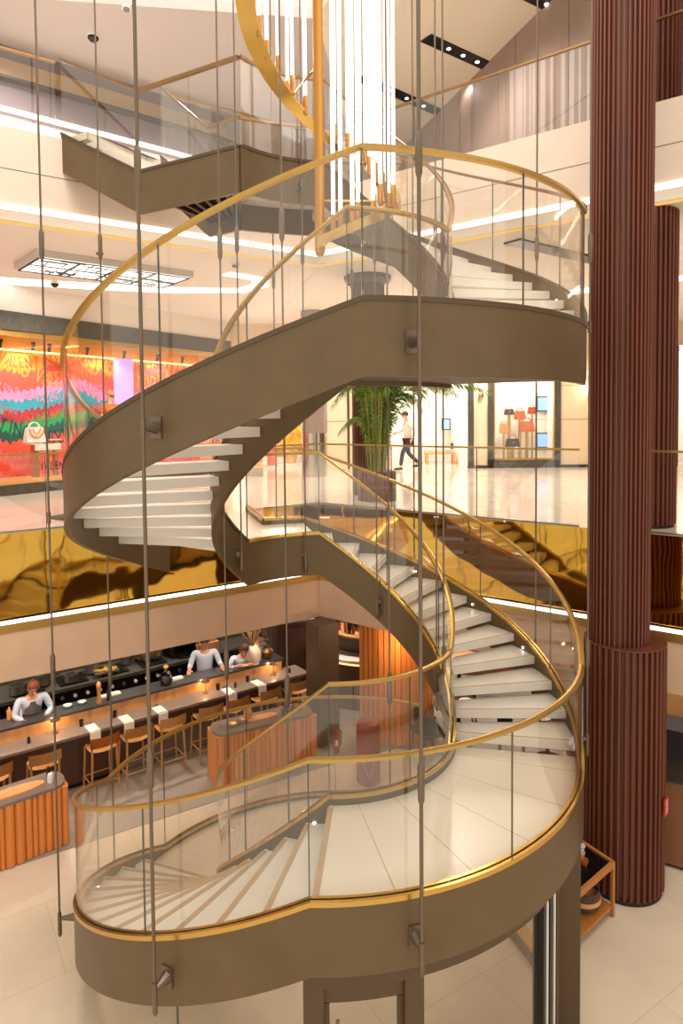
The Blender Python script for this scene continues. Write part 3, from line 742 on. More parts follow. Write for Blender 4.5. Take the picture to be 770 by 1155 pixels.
q = sf(.72, -.35)
def stand(label, s, off, h, w_=.12):
    q = sf(s, off); t = thing('display_stand', label, 'stand', (q.x, q.y, L1+.3))
    MB().box((q.x, q.y, L1+.3+h/2), (w_, w_, h), rz=az).build('plinth', 'gold_satin', t); MB().box((q.x, q.y, L1+.3+h+.01), (w_*2.6, w_*1.5, .02), rz=az).build('top_plate', 'white', t); return t
stand('gold display stand under the striped handbag', 1.0, -.35, .72); stand('slim gold display stand right of the striped handbag', 1.5, -.35, .8, .09)
q = sf(1.0, -.35); bag('orange and white striped handbag on a gold stand before the mural', q.x, q.y, L1+.3+.76, .44, .34, 'white', 'white', True, az)
t = thing('display_plinth', 'small white block with a mark beside the gold stands', 'plinth', (*sf(1.22, -.2), L1+.3)); q = sf(1.22, -.2)
MB().box((q.x, q.y, L1+.3+.30), (.05, .05, .6), rz=az).build('post', 'gold_satin', t); MB().box((q.x, q.y, L1+.3+.66), (.62, .04, .14), rz=az).build('plate', 'white', t)

# ------------------------------------------------------------------ figures
def skinmesh(joints, edges, sub=2):
    me = bpy.data.meshes.new('skin'); names = list(joints); idx = {k: i for i, k in enumerate(names)}
    me.from_pydata([joints[k][0] for k in names], [(idx[a], idx[b]) for a, b in edges], [])
    ob = bpy.data.objects.new('skin', me); COL.objects.link(ob)
    sk = ob.modifiers.new('s', 'SKIN'); sk.use_smooth_shade = True; ss = ob.modifiers.new('u', 'SUBSURF'); ss.levels = sub; ss.render_levels = sub
    for i, k in enumerate(names):
        r = joints[k][1]; r = r if isinstance(r, tuple) else (r, r); me.skin_vertices[0].data[i].radius = r; me.skin_vertices[0].data[i].use_root = (i == 0)
    bpy.context.view_layer.update(); dg = bpy.context.evaluated_depsgraph_get()
    out = bpy.data.meshes.new_from_object(ob.evaluated_get(dg)); bpy.data.objects.remove(ob); return out
def hand(mb, w_, d_, side):
    """palm and five fingers; w_ wrist point, d_ pointing direction"""
    w_ = Vector(w_); d_ = Vector(d_).normalized(); s_ = Vector((d_.y, -d_.x, 0)); s_ = s_.normalized() if s_.length > .1 else Vector((1, 0, 0)); up = s_.cross(d_)
    mb.tube([w_, w_+d_*.045, w_+d_*.085], .03, 8, rad=[.026, .036, .034])
    for i, (o_, L) in enumerate([(-.028, .07), (-.010, .08), (.010, .075), (.027, .058)]):
        b = w_+d_*.08+s_*o_; mb.tube([b, b+d_*L*.5-up*.006, b+d_*L-up*.022], .009, 6, rad=[.010, .009, .006])
    b = w_+d_*.03+s_*(-.03*side); mb.tube([b, b+d_*.035-s_*.03*side, b+d_*.065-s_*.035*side], .01, 6, rad=[.012, .011, .007])
def person(label, loc, rz, J, name='person', shirt='shirt', trousers='trousers', hair='hair', apron=None, sleeves='short', skin='skin', legs=True, cat='person'):
    t = thing(name, label, cat, loc, rz, world=False)
    V = {k: Vector(v) for k, v in J.items()}
    hip, chest, neck, head = V['hip'], V['chest'], V['neck'], V['head']
    j = {'hip': (hip, .12), 'chest': (chest, (.14, .11)), 'neck': (neck, .05), 'head': (head, (.075, .085)), 'crown': (head+(head-neck).normalized()*.09, (.06, .075))}
    e = [('hip', 'chest'), ('chest', 'neck'), ('neck', 'head'), ('head', 'crown')]
    for s_, q in (('L', -1), ('R', 1)):
        j['sh'+s_] = (V['sh'+s_], .055); j['el'+s_] = (V['el'+s_], .042); j['wr'+s_] = (V['wr'+s_], .028)
        e += [('chest', 'sh'+s_), ('sh'+s_, 'el'+s_), ('el'+s_, 'wr'+s_)]
        j['th'+s_] = (hip+Vector((q*.09, 0, -.06)), .085); j['kn'+s_] = (V['kn'+s_], .055); j['an'+s_] = (V['an'+s_], .038); j['to'+s_] = (V['an'+s_]+Vector((0, .15, -.03)), .03)
        e += [('hip', 'th'+s_), ('th'+s_, 'kn'+s_), ('kn'+s_, 'an'+s_), ('an'+s_, 'to'+s_)]
    bodym = skinmesh(j, e); mb = MB(); mb.add(bodym, Matrix())
    for s_, q in (('L', -1), ('R', 1)): hand(mb, V['wr'+s_], V['wr'+s_]-V['el'+s_] if 'hd' not in J else Vector(J['hd']), q)
    # face: nose, ears
    f = Vector(J.get('face', (0, 1, 0))).normalized(); side = f.cross(Vector((0, 0, 1))).normalized(); upv = side.cross(f)
    hc = head+(head-neck).normalized()*.03
    mb.tube([hc+f*.075+upv*.02, hc+f*.105-upv*.012], .012, 6, rad=[.008, .014])
    for q in (-1, 1): mb.tube([hc+side*q*.072, hc+side*q*.09], .018, 8, rad=[.02, .014])
    mb.build('body', skin, t)
    mb = MB()
    for q in (-1, 1): mb.lathe(hc+f*.078+side*q*.03+upv*.02-Vector((0, 0, .008)), [(.001, 0), (.011, .008), (.001, .016)], 8)
    mb.tube([hc+f*.078-side*.022-upv*.04, hc+f*.084-upv*.042, hc+f*.078+side*.022-upv*.04], .005, 6); mb.build('eyes_and_mouth', 'black', t)
    # hair cap
    mb = MB(); r = bmesh.ops.create_icosphere(mb.bm, subdivisions=3, radius=1)
    bmesh.ops.transform(mb.bm, matrix=Matrix.Translation(hc+upv*.045-f*.02) @ Matrix.Diagonal((.092, .1, .085, 1)), verts=r['verts'])
    dele = [v for v in mb.bm.verts if (v.co-hc).dot(f) > .06 and (v.co-hc).dot(upv) < .06]; bmesh.ops.delete(mb.bm, geom=dele, context='VERTS'); mb.build('hair', hair, t)
    # shirt
    top = {'hip': (hip+Vector((0, 0, .0)), (.145, .125)), 'chest': (chest, (.165, .13)), 'nk': (chest*.35+neck*.65, (.08, .075))}
    ee = [('hip', 'chest'), ('chest', 'nk')]
    for s_ in 'LR':
        top['sh'+s_] = (V['sh'+s_], .064); fr = .75 if sleeves == 'rolled' else (1.0 if sleeves == 'long' else .0)
        top['el'+s_] = (V['el'+s_], .05); ee += [('chest', 'sh'+s_), ('sh'+s_, 'el'+s_)]
        if fr: top['cu'+s_] = (V['el'+s_].lerp(V['wr'+s_], fr*.9), .043); ee.append(('el'+s_, 'cu'+s_))
    mb = MB(); mb.add(skinmesh(top, ee), Matrix()); mb.build('shirt', shirt, t)
    pt = {'hip': (hip-Vector((0, 0, .02)), (.14, .12))}; ee = []
    for s_, q in (('L', -1), ('R', 1)):
        pt['th'+s_] = (hip+Vector((q*.09, 0, -.07)), .1); pt['kn'+s_] = (V['kn'+s_], .07); pt['an'+s_] = (V['an'+s_]+Vector((0, 0, .03)), .055); ee += [('hip', 'th'+s_), ('th'+s_, 'kn'+s_), ('kn'+s_, 'an'+s_)]
    mb = MB(); mb.add(skinmesh(pt, ee), Matrix()); mb.build('trousers', trousers, t)
    mb = MB()
    for s_ in 'LR':
        a_ = V['an'+s_]; mb.tube([a_+Vector((0, -.05, -.045)), a_+Vector((0, .05, -.045)), a_+Vector((0, .16, -.055)), a_+Vector((0, .2, -.06))], .04, 8, rad=[.035, .045, .04, .02])
    mb.build('shoes', 'black', t)
    if apron:
        mb = MB(); fwd = Vector((0, 1, 0)); pth = [(chest+Vector((0, .125, .07)), .10), (chest+Vector((0, .15, -.12)), .13), (hip+Vector((0, .15, .02)), .17), (hip+Vector((0, .15, -.35)), .19)]
        rows = []
        for p, hw in pth:
            rows.append([mb.bm.verts.new(p+Vector((hw*k/3, -.06*(abs(k)/3)**2, 0))) for k in range(-3, 4)])
        for a_, b_ in zip(rows, rows[1:]):
            for k in range(6): mb.bm.faces.new((a_[k], a_[k+1], b_[k+1], b_[k]))
        bmesh.ops.solidify(mb.bm, geom=mb.bm.faces[:], thickness=.012); mb.build('apron', apron, t)
    return t
def chefpose(lean=.18, hx=.2, hy=.42, hz=1.15, turn=0, drop=0):
    return dict(hip=(0, 0, .93-drop), chest=(0, lean*.7, 1.27-drop), neck=(0, lean*1.05, 1.45-drop), head=(turn*.03, lean*1.5, 1.55-drop), face=(turn, 1, -.7),
                shL=(-.19, lean*.9, 1.38-drop), shR=(.19, lean*.9, 1.38-drop), elL=(-.27, lean+.05, 1.16-drop*.5), elR=(.27, lean+.05, 1.16-drop*.5), wrL=(-hx, hy, hz), wrR=(hx, hy, hz),
                knL=(-.1, .03, .5), knR=(.1, .03, .5), anL=(-.11, -.02, .08), anR=(.11, -.02, .08))
bd = Vector((4.3, 3.1)).normalized()      # bar direction (towards the far end)
bn = Vector((bd.y, -bd.x))                # towards the guests
brz = atan2(bn.y, bn.x)-pi/2              # local +y -> guests' side
def bp(x, y, off): v = Vector((x, y))+bn*off; return (v.x, v.y, G)
person('chef with reddish hair and grey apron leaning over the counter at far left', (-5.02, 10.46, G), brz, chefpose(.2, .15, .36, 1.10), hair='hair_red', apron='apron', sleeves='long')
person('cook in a white shirt standing upright with both hands on the counter', (-2.62, 12.38, G), brz-.35, chefpose(.08, .3, .36, 1.16), sleeves='rolled')
person('cook in a white shirt bending low over the counter beside the vase', (-1.98, 12.62, G), brz-.3, chefpose(.3, .12, .44, 1.15, .3, .12), sleeves='rolled')
person('cook in a blue grey shirt bending behind the one beside the vase', (-1.86, 13.05, G), brz+.5, chefpose(.2, .15, .38, 1.15, -.3, .12), shirt=mat('shirt_blue', (160, 160, 188), .8).name, sleeves='long')
# shopper walking on the mall floor
person('shopper walking in dark trousers and pale top beyond the palm', (1.95, 19.4, L1), radians(100), dict(hip=(0, 0, .92), chest=(0, .04, 1.28), neck=(0, .06, 1.46), head=(0, .09, 1.56), face=(0, 1, -.3),
       shL=(-.18, .03, 1.4), shR=(.18, .03, 1.4), elL=(-.23, -.14, 1.14), elR=(.23, .12, 1.14), wrL=(-.2, -.05, .92), wrR=(.16, .33, 1.08), knL=(-.1, .2, .52), knR=(.1, -.02, .5), anL=(-.1, .26, .1), anR=(.1, -.34, .16)), shirt=mat('shirt_pale', (214, 206, 196), .8).name, trousers='trousers', sleeves='long')
# mannequin bust in the mural window
q = sf(2.95, -.25); t = thing('mannequin', 'mannequin with sunglasses, cap and orange top in the mural window', 'mannequin', (q.x, q.y, L1+.55), az, world=False)
MB().box((0, 0, -.125), (.5, .4, .25)).build('plinth', 'white', t)
me = skinmesh({'a': (Vector((0, 0, .9)), (.13, .1)), 'c': (Vector((0, 0, 1.25)), (.15, .1)), 'n': (Vector((0, 0, 1.43)), .045), 'h': (Vector((0, 0, 1.55)), (.07, .085)), 'k': (Vector((0, 0, 1.64)), (.05, .06)),
               's': (Vector((-.18, 0, 1.36)), .05), 'e': (Vector((-.24, 0, 1.08)), .035), 's2': (Vector((.18, 0, 1.36)), .05), 'e2': (Vector((.24, 0, 1.08)), .035), 'w': (Vector((-.2, -.1, .84)), .025), 'w2': (Vector((.2, -.1, .84)), .025),
               'l': (Vector((-.09, 0, .5)), .06), 'l2': (Vector((.09, 0, .5)), .06), 'f': (Vector((-.09, 0, .05)), .035), 'f2': (Vector((.09, 0, .05)), .035)},
              [('a', 'c'), ('c', 'n'), ('n', 'h'), ('h', 'k'), ('c', 's'), ('s', 'e'), ('c', 's2'), ('s2', 'e2'), ('e', 'w'), ('e2', 'w2'), ('a', 'l'), ('a', 'l2'), ('l', 'f'), ('l2', 'f2')])
mb = MB(); mb.add(me, Matrix()); mb.build('body', mat('mannequin_skin', (236, 200, 160), .4), t)
me = skinmesh({'a': (Vector((0, 0, .85)), (.16, .13)), 'c': (Vector((0, 0, 1.25)), (.17, .12)), 'n': (Vector((0, 0, 1.36)), .09), 's': (Vector((-.19, 0, 1.34)), .07), 'e': (Vector((-.24, 0, 1.12)), .06), 's2': (Vector((.19, 0, 1.34)), .07), 'e2': (Vector((.24, 0, 1.12)), .06)},
              [('a', 'c'), ('c', 'n'), ('c', 's'), ('s', 'e'), ('c', 's2'), ('s2', 'e2')])
mb = MB(); mb.add(me, Matrix()); mb.build('top', mat('orange_cloth', (240, 120, 50), .7, noise=.4, nscale=9), t)
mb = MB(); mb.lathe((0, 0, 1.6), [(.085, 0), (.088, .04), (.06, .1), (.01, .12)], 16); mb.box((0, -.11, 1.605), (.12, .1, .012)); mb.build('cap', 'orange_sauce', t)
mb = MB(); mb.box((-.035, -.09, 1.565), (.055, .015, .035)); mb.box((.035, -.09, 1.565), (.055, .015, .035)); mb.box((0, -.092, 1.57), (.12, .01, .008)); mb.build('sunglasses', 'black', t)
t.scale = (1, 1, 1)

# ------------------------------------------------------------------ mall level: back wall, stores, palm
YB = 19.95
def X_(px): return (px-385)*YB/750
def wallbox(name, px0, px1, z0, z1, m, y0=YB, th=.2):
    return struct(MB().box(((X_(px0)+X_(px1))/2, y0+th/2, (z0+z1)/2), (X_(px1)-X_(px0), th, z1-z0)).build(name, m))
ZH = 2.05
wallbox('wall_back_head', 180, 960, ZH, 2.8, 'cream_wall')
wallbox('wall_back_panel', 343, 441, L1, ZH, 'cream_wall'); wallbox('wall_back_panel_mid', 531, 550, L1, ZH, 'cream_wall'); wallbox('wall_back_panel_right', 631, 757, L1, ZH, 'cream_wall')
wallbox('wall_back_panel_end', 800, 960, L1, ZH, 'cream_wall')
mb = MB()
for px in (367, 393): mb.box((X_(px), YB-.01, (L1+ZH)/2), (.1 if px == 367 else .07, .03, ZH-L1))
struct(mb.build('trim_6', 'dark_stone'))
mb = MB()
for px, z in ((647, 0), (343, 0)): pass
for z in (-.12, .9): mb.box((X_(650), YB-.003, z), (X_(757)-X_(631), .01, .012)); mb.box((X_(392), YB-.003, z), (X_(441)-X_(343), .01, .012))
struct(mb.build('trim_7', 'seam'))
struct(MB().box((X_(500), YB-.02, L1+.05), (X_(757)-X_(527), .05, .1)).build('baseboard_back', 'dark_line') if False else MB().box(((X_(527)+X_(757))/2, YB-.02, L1+.04), (X_(757)-X_(527), .05, .08)).build('baseboard_back', 'dark_line'))
# dark stone frames round the openings
mb = MB()
for px in (530.5, 553, 628, 760): mb.box((X_(px), YB-.03, (L1+ZH)/2), (.17, .12, ZH-L1))
mb.box((X_(590), YB-.03, L1+.12), (X_(631)-X_(550), .12, .24)); mb.box((X_(590), YB-.03, ZH-.1), (X_(631)-X_(550), .12, .2))
struct(mb.build('trim_8', 'dark_stone'))
mb = MB()
for px in (556.8, 624.5): mb.box((X_(px), YB-.04, (L1+ZH)/2), (.04, .1, ZH-L1-.4))
mb.box((X_(590), YB-.04, L1+.26), (X_(626)-X_(556), .1, .05)); struct(mb.build('trim_9', 'gold_satin'))
# store rooms behind
def room(px0, px1, depth, nm):
    x0, x1 = X_(px0), X_(px1)
    struct(MB().box(((x0+x1)/2, YB+.2+depth, (L1+ZH)/2), (x1-x0+.3, .1, ZH-L1)).build('wall_'+nm+'_back', 'white_room'))
    for i, x in enumerate((x0-.1, x1+.1)): struct(MB().box((x, YB+.2+depth/2, (L1+ZH)/2), (.1, depth, ZH-L1)).build('wall_'+nm+('_left', '_right')[i], 'white_room'))
    struct(MB().box(((x0+x1)/2, YB+.2+depth/2, ZH+.05), (x1-x0+.3, depth+.1, .1)).build('ceiling_'+nm, 'lightbox'))
room(441, 527, 3.2, 'store_middle'); room(556, 626, .9, 'store_window'); room(240, 342, 2.6, 'store_left'); room(764, 800, 2.0, 'store_right')
for px, p in ((485, 260), (590, 120), (310, 190), (782, 120)): point('store_light', (X_(px), YB+(.6 if px == 590 else 1.1), 1.6), p, (1, .93, .84), .2)
for px0, px1, n_ in ((556, 626, 3), (764, 800, 4)):
    struct(MB().box(((X_(px0)+X_(px1))/2, YB+.05, (L1+ZH)/2), (X_(px1)-X_(px0), .012, ZH-L1-.3)).build('window_%d' % n_, 'glass'))
# screens in the stores
YW = YB+2.08
def XW(px, Y): return (px-381)*Y/750
def ZW(py, Y): return (468-py)*Y/750
for i, (px, py, w_, h_, Y, lab) in enumerate([(608, 455, .42, .48, YB+.95, 'upper blue screen in the right store window'), (608, 496, .42, .48, YB+.95, 'lower blue screen in the right store window'), (499, 477, .30, .40, YB+2.9, 'blue screen on the wall of the open white store')]):
    x, z = XW(px, Y), ZW(py, Y); t = thing('wall_screen', lab, 'screen', (x, Y, z-h_/2))
    MB().box((x, Y, z), (w_, .06, h_)).build('frame', 'dark_line', t); MB().box((x, Y-.035, z), (w_-.08, .01, h_-.08)).build('display', 'screen_blue', t)
# handbags on shelves of the window store
def shelf(label, px, py, L, Y):
    x, z = XW(px, Y), ZW(py, Y); t = thing('wall_shelf', label, 'shelf', (x, Y, z-.03)); MB().box((x, Y+.1, z-.015), (L, .3, .03)).build('board', 'white', t); MB().box((x, Y+.22, z-.06), (L*.9, .04, .06)).build('rail', 'white', t)
    return x, z
YS = YB+.5
specs = [(582, 470, .28, .2, 'tortoise', 'amber handbag high on a gold pole in the store window'), (596, 464, .22, .16, 'red', 'small red handbag left of the upper blue screen'),
         (590, 484, .36, .25, 'tortoise', 'wide orange patterned handbag in the middle of the store window'), (564, 485, .22, .22, 'seat_wood', 'pale beige handbag at left in the store window'),
         (574, 502, .34, .22, 'jacket', 'black and white patterned handbag low in the store window'), (570, 465, .24, .14, 'jacket', 'small dark patterned bag high at left in the store window')]
for px, py, w_, h_, bm_, lab in specs:
    w_ *= 1.25; h_ *= 1.25; x, z = XW(px, YS), ZW(py, YS)-.05; bag(lab, x, YS, z, w_, h_, bm_, 'amber', rz=0)
    stp = thing('display_pole', 'thin gold pole holding up the '+lab.split(' in ')[0].split(' on ')[0].split(' high')[0].split(' low')[0].split(' left')[0].split(' at ')[0], 'stand', (x, YS, L1))
    MB().box((x, YS, (L1+z-.02)/2), (.05 if w_ < .3 else .09, .05, z-.02-L1)).build('pole', 'gold_satin', stp); MB().box((x, YS, z-.01), (w_*.8, .14, .02)).build('top_plate', 'gold_satin', stp)
for px, py, w_, h_, bm_, lab in [(497, 434, .2, .2, 'red', 'small dark red bag on the top shelf of the open white store'), (508, 505, .26, .2, 'jacket', 'dark grey handbag on a shelf of the open white store'), (520, 505, .18, .12, 'stripe_orange', 'small coral bag right of the dark grey handbag')]:
    Y = YB+2.8; x, z = XW(px, Y), ZW(py, Y); bag(lab, x, Y, z, w_, h_, bm_, 'black')
for lab, px, py, L in [('long white shelf in the open white store, lower', 500, 505.5, 1.9), ('white shelf near the ceiling of the open white store', 500, 434.5, 1.2)]: shelf(lab, px, py, L, YB+2.75)
x = XW(492, YB+2.0); t = thing('display_table', 'low wooden bench with pale top in the open white store', 'table', (x, YB+2.0, L1))
MB().box((x, YB+2.0, L1+.35), (1.0, .5, .06)).build('table_top', 'light_wood', t)
for sx in (-1, 1):
    for sy in (-1, 1): MB().box((x+sx*.44, YB+2+sy*.2, L1+.16), (.06, .06, .32)).build('leg', 'light_wood', t)
# orange displays in the left store
x = X_(318); t = thing('window_display', 'tall orange and gold draped display in the far left store', 'display', (x, YB+1.5, L1))
mb = MB(); r = random.Random(3)
for k in range(9): mb.lathe((x-.5+r.random()*1.0, YB+1.4+r.random()*.4, L1+r.random()*.5+.1), [(.18, 0), (.26, .3), (.2, .7), (.1, 1.0+r.random()*.5)], 8)
mb.build('drape', mat('orange_foil', (255, 170, 60), .35, noise=.5, nscale=6), t); MB().box((x, YB+1.5, L1+.05), (1.5, .8, .1)).build('base', 'white', t)
t = thing('leaning_board', 'red leaning board at the left of the orange store display', 'panel', (X_(303), YB+.9, L1)); MB().box((X_(303), YB+.9, L1+.55), (.3, .06, 1.1)).build('panel', 'mural_coral', t); MB().box((X_(303), YB+.95, L1+.03), (.34, .2, .06)).build('foot', 'white', t)
# wall sconces
def sconce(x, z, lab):
    t = thing('wall_sconce', lab, 'wall lamp', (x, YB-.1, z-.25)); MB().lathe((x, YB-.09, z-.28), [(.06, 0), (.07, .02), (.07, .1), (.05, .12)], 14).build('base_ring', 'gold_satin', t)
    MB().lathe((x, YB-.09, z-.16), [(.05, 0), (.05, .3)], 14).build('shade', 'panel_glow', t); MB().lathe((x, YB-.09, z+.14), [(.05, 0), (.07, .02), (.06, .08)], 14).build('top_cap', 'gold_satin', t); MB().box((x, YB-.03, z), (.05, .06, .1)).build('bracket', 'gold_satin', t)
    point('sconce_light', (x, YB-.3, z+.05), 14, (1, .82, .6), .06)
sconce(X_(542), .82, 'tall glowing wall sconce between the white store and the handbag window'); sconce(X_(665), .85, 'glowing wall sconce at right, half hidden by the fluted column')
# potted palm
PXm, PYm = .66, 12.45
pt_ = thing('potted_palm', 'large potted palm with arching fronds in a slatted red wood planter', 'potted plant', (PXm, PYm, L1))
mb = MB(); pts = []; n = 26
for k in range(n):
    for f, q in ((.05, .33), (.15, .36), (.75, .36), (.85, .33)):
        a = 2*pi*(k+f)/n; pts.append((PXm+q*cos(a), PYm+q*sin(a)))
mb.prism(pts, L1, L1+.54).build('planter', 'rosewood', pt_); MB().lathe((PXm, PYm, L1+.5), [(.34, 0), (.34, .05)], 24).build('soil', 'basket', pt_)
rr = random.Random(11)
def frond(base, az_, L, rise, droop, leaf):
    pts = []; d_ = Vector((cos(az_), sin(az_), 0))
    for k in range(15):
        s = k/14; out = L*(.12*s+.88*s**1.9)*.8; z = rise*sin(min(1, s*1.02)*pi*.56)-droop*s**3
        pts.append(Vector(base)+d_*out+Vector((0, 0, z)))
    mb = MB(); mb.tube(pts, .01, 5, rad=[.014-.010*k/14 for k in range(15)])
    for k in range(5, 60):
        s = k/60*14; i = int(s); f = s-i; p = pts[i].lerp(pts[min(14, i+1)], f); t_ = (pts[min(14, i+1)]-pts[i]).normalized()
        sd = t_.cross(Vector((0, 0, 1))).normalized()
        for q in (-1, 1):
            ln = leaf*(.5+.5*sin(pi*k/60))*(.85+.3*rr.random()); v = (sd*q*.8+t_*.55+Vector((0, 0, -.25-.3*rr.random()))).normalized()
            a_ = p; m_ = p+v*ln*.5+Vector((0, 0, .01)); b_ = p+v*ln-Vector((0, 0, ln*.25)); wv = t_*.012
            vs = [mb.bm.verts.new(x_) for x_ in (a_-wv*.5, m_-wv, b_, m_+wv, a_+wv*.5)]; mb.bm.faces.new(vs)
    return mb.build('frond', 'leaf', pt_)
for k in range(20):
    azf = k*2.4+rr.random()*.5; L = rr.uniform(.35, .95); frond((PXm+.12*cos(azf), PYm+.12*sin(azf), L1+.5), azf, L, rr.uniform(1.7, 2.9), rr.uniform(0, .25), .34)
frond((PXm, PYm, L1+.5), -.10, 2.6, 1.9, .35, .42); frond((PXm, PYm, L1+.5), .15, 2.0, 2.0, .5, .42); frond((PXm, PYm, L1+.5), .1, 1.7, 2.25, .75, .42); frond((PXm, PYm, L1+.5), -.4, 1.3, 2.1, .8, .4); frond((PXm, PYm, L1+.5), .3, 1.2, 1.8, .6, .36); frond((PXm, PYm, L1+.5), 2.9, 1.1, 2.0, .7, .36); frond((PXm, PYm, L1+.5), 3.3, .9, 1.3, .5, .3)
frond((PXm, PYm, L1+.5), -.2, 2.0, 2.5, .5, .4)
MBs = MB()
for k in range(16):
    a = rr.random()*6.28; MBs.tube([(PXm+.15*cos(a), PYm+.15*sin(a), L1+.5), (PXm+.2*cos(a), PYm+.2*sin(a), L1+1.2), (PXm+.3*cos(a), PYm+.3*sin(a), L1+2.0)], .016, 5)
MBs.build('stem', 'leaf_stem', pt_)

# ceiling light panel and wavy cove on the mall ceiling
t = thing('ceiling_light_panel', 'rectangular lattice light panel in a pale frame under the mall ceiling', 'ceiling light', (-4.3, 12.3, 2.62))
A_, B_, C_, D_ = Vector((-4.97, 10.98)), Vector((-2.79, 12.78)), Vector((-3.6, 13.75)), Vector((-5.8, 11.95))
MB().prism([tuple(A_), tuple(B_), tuple(C_), tuple(D_)], 2.68, 2.80).build('frame', mat('panel_frame', (206, 198, 190), .5), t)
ctr = (A_+B_+C_+D_)/4
def shr(p, f): return ctr+(p-ctr)*f
MB().prism([tuple(shr(p, .95)) for p in (A_, B_, C_, D_)], 2.668, 2.682).build('diffuser', 'panel_glow', t)
mb = MB(); r = random.Random(5)
def uv(a_, b_): return (shr(A_, .95).lerp(shr(B_, .95), a_)).lerp(shr(D_, .95).lerp(shr(C_, .95), a_), b_)
for a_ in (.0, .25, .5, .75, 1): p, q = uv(a_, 0), uv(a_, 1); mb.bar((*p, 2.662), (*q, 2.662), .035, .014)
for b_ in (.0, .5, 1.0): p, q = uv(0, b_), uv(1, b_); mb.bar((*p, 2.662), (*q, 2.662), .03, .014)
for k in range(60):
    a_, b_ = r.random()*.9, r.random()*.9
    if r.random() < .5: p, q = uv(a_, b_), uv(min(1, a_+.1+.1*r.random()), b_)
    else: p, q = uv(a_, b_), uv(a_, min(1, b_+.1+.15*r.random()))
    mb.bar((*p, 2.662), (*q, 2.662), .014, .01)
mb.build('lattice', 'dark_line', t)
cv = [(-9.5, 11.4), (-8.0, 12.4), (-6.7, 13.5), (-5.2, 14.1), (-3.6, 14.6), (-2.2, 14.7), (-1.7, 14.2), (-1.6, 13.5), (-2.2, 13.0)]
pts = [Vector(p) for p in cv]; mb = MB(); lp = []
for i, p in enumerate(pts):
    t_ = (pts[min(i+1, len(pts)-1)]-pts[max(i-1, 0)]).normalized(); n_ = Vector((-t_.y, t_.x)); wv = .32 if i < 5 else .22-.02*(i-5); lp.append((p+n_*wv, p-n_*wv))
for (a1_, b1_), (a2_, b2_) in zip(lp, lp[1:]): mb.prism([tuple(a1_), tuple(a2_), tuple(b2_), tuple(b1_)], 2.785, 2.80)
struct(mb.build('trim_wavy_cove_light', 'cove_glow'))
cv2 = [(5.0, 15.5), (6.4, 14.2), (8.5, 12.8), (11, 11.5)]
mb = MB()
for p, q in zip(cv2, cv2[1:]): mb.bar((*p, 2.79), (*q, 2.79), .5, .015)
struct(mb.build('trim_right_cove_light', 'cove_glow'))
mb = MB(); mb.bar((2.75, 10.75, 2.785), (4.7, 12.2, 2.785), .34, .03); struct(mb.build('trim_black_ceiling_slot', 'black'))
for i, (x, y, z, lab, r_) in enumerate([(-5.78, 13.6, 2.8, 'small dark dome camera on the mall ceiling above the mural window', .09), (-4.84, 13.47, TOP, 'small dark dome camera on the upper ceiling at top left', .12), (-4.3, 12.0, 2.8, None, .07)]):
    if lab is None: continue
    t = thing('dome_camera', lab, 'camera', (x, y, z-.12)); MB().lathe((x, y, z-.05), [(r_, 0), (r_, .05)], 20).build('mount', 'white', t); MB().lathe((x, y, z-.05-r_*.8), [(.01, 0), (r_*.5, r_*.12), (r_*.85, r_*.5), (r_*.9, r_*.8)], 20).build('dome', 'dark_glass', t)
for i, (x, y, z, lab) in enumerate([(-4.0, 11.2, 2.8, 'round white smoke detector on the mall ceiling near the light panel'), (-1.9, 12.2, 2.8, 'round white smoke detector on the mall ceiling behind the handrail'), (-3.9, 12.6, TOP, 'white smoke detector on the upper ceiling near the top edge')]):
    t = thing('smoke_detector', lab, 'smoke detector', (x, y, z-.06)); MB().lathe((x, y, z-.03), [(.09, 0), (.09, .03)], 18).build('base', 'white', t); MB().lathe((x, y, z-.07), [(.03, 0), (.06, .01), (.06, .04)], 18).build('sensor', 'grey_top', t)

# ------------------------------------------------------------------ ground floor: bar
def brect(p, q, depth_out, z0, z1, mb=None):
    """box along p->q whose front edge is p-q, depth towards the cooks"""
    mb = mb or MB(); p, q = Vector(p), Vector(q); d_ = (q-p).normalized(); n_ = Vector((-d_.y, d_.x)); n_ = n_ if n_.y > 0 else -n_
    return mb.prism([tuple(p), tuple(q), tuple(q+n_*depth_out), tuple(p+n_*depth_out)], z0, z1)
UF0, UF1 = Vector((-5.12, 9.72))-bd*1.8, Vector((-1.12, 12.60)); 
LF0, LF1 = Vector((-4.96, 9.39))-bd*1.8, Vector((-.66, 12.48))
bar = thing('bar_counter', 'long two tier bar counter with slate upper shelf and grey guest ledge', 'bar counter', (*LF0, G))
ld = (LF1-LF0).normalized(); ln = Vector((-ld.y, ld.x))
def lb(s, off): v = LF0+ld*s+ln*off; return v
LL = (LF1-LF0).length
brect(lb(0, .12), lb(LL-.1, .12), .3, G+.1, G+.86).build('guest_front', 'dark_wood', bar); brect(lb(0, .2), lb(LL-.1, .2), .2, G, G+.1).build('toe_kick', 'black', bar)
brect(lb(0, 0), lb(LL, 0), .5, G+.86, G+.9).build('guest_ledge', 'grey_top', bar)
brect(lb(0, .42), lb(LL-.35, .42), .32, G+.9, G+1.08).build('upper_front', 'light_wood', bar)
brect(lb(0, .40), lb(LL-.3, .40), .38, G+1.08, G+1.12).build('upper_shelf', 'slate_top', bar)
brect(lb(0, .5), lb(LL-.35, .5), .24, G, G+.9).build('counter_core', 'dark_wood', bar)
UP = G+1.12; LO = G+.9
def lbw(s, off, z): v = lb(s, off); return (v.x, v.y, z)
def proj_s(x, y): v = Vector((x, y))-LF0; return v.dot(ld), v.dot(ln)
def onup(x, y, off=.56): s, _ = proj_s(x, y); return lbw(s, off, UP)
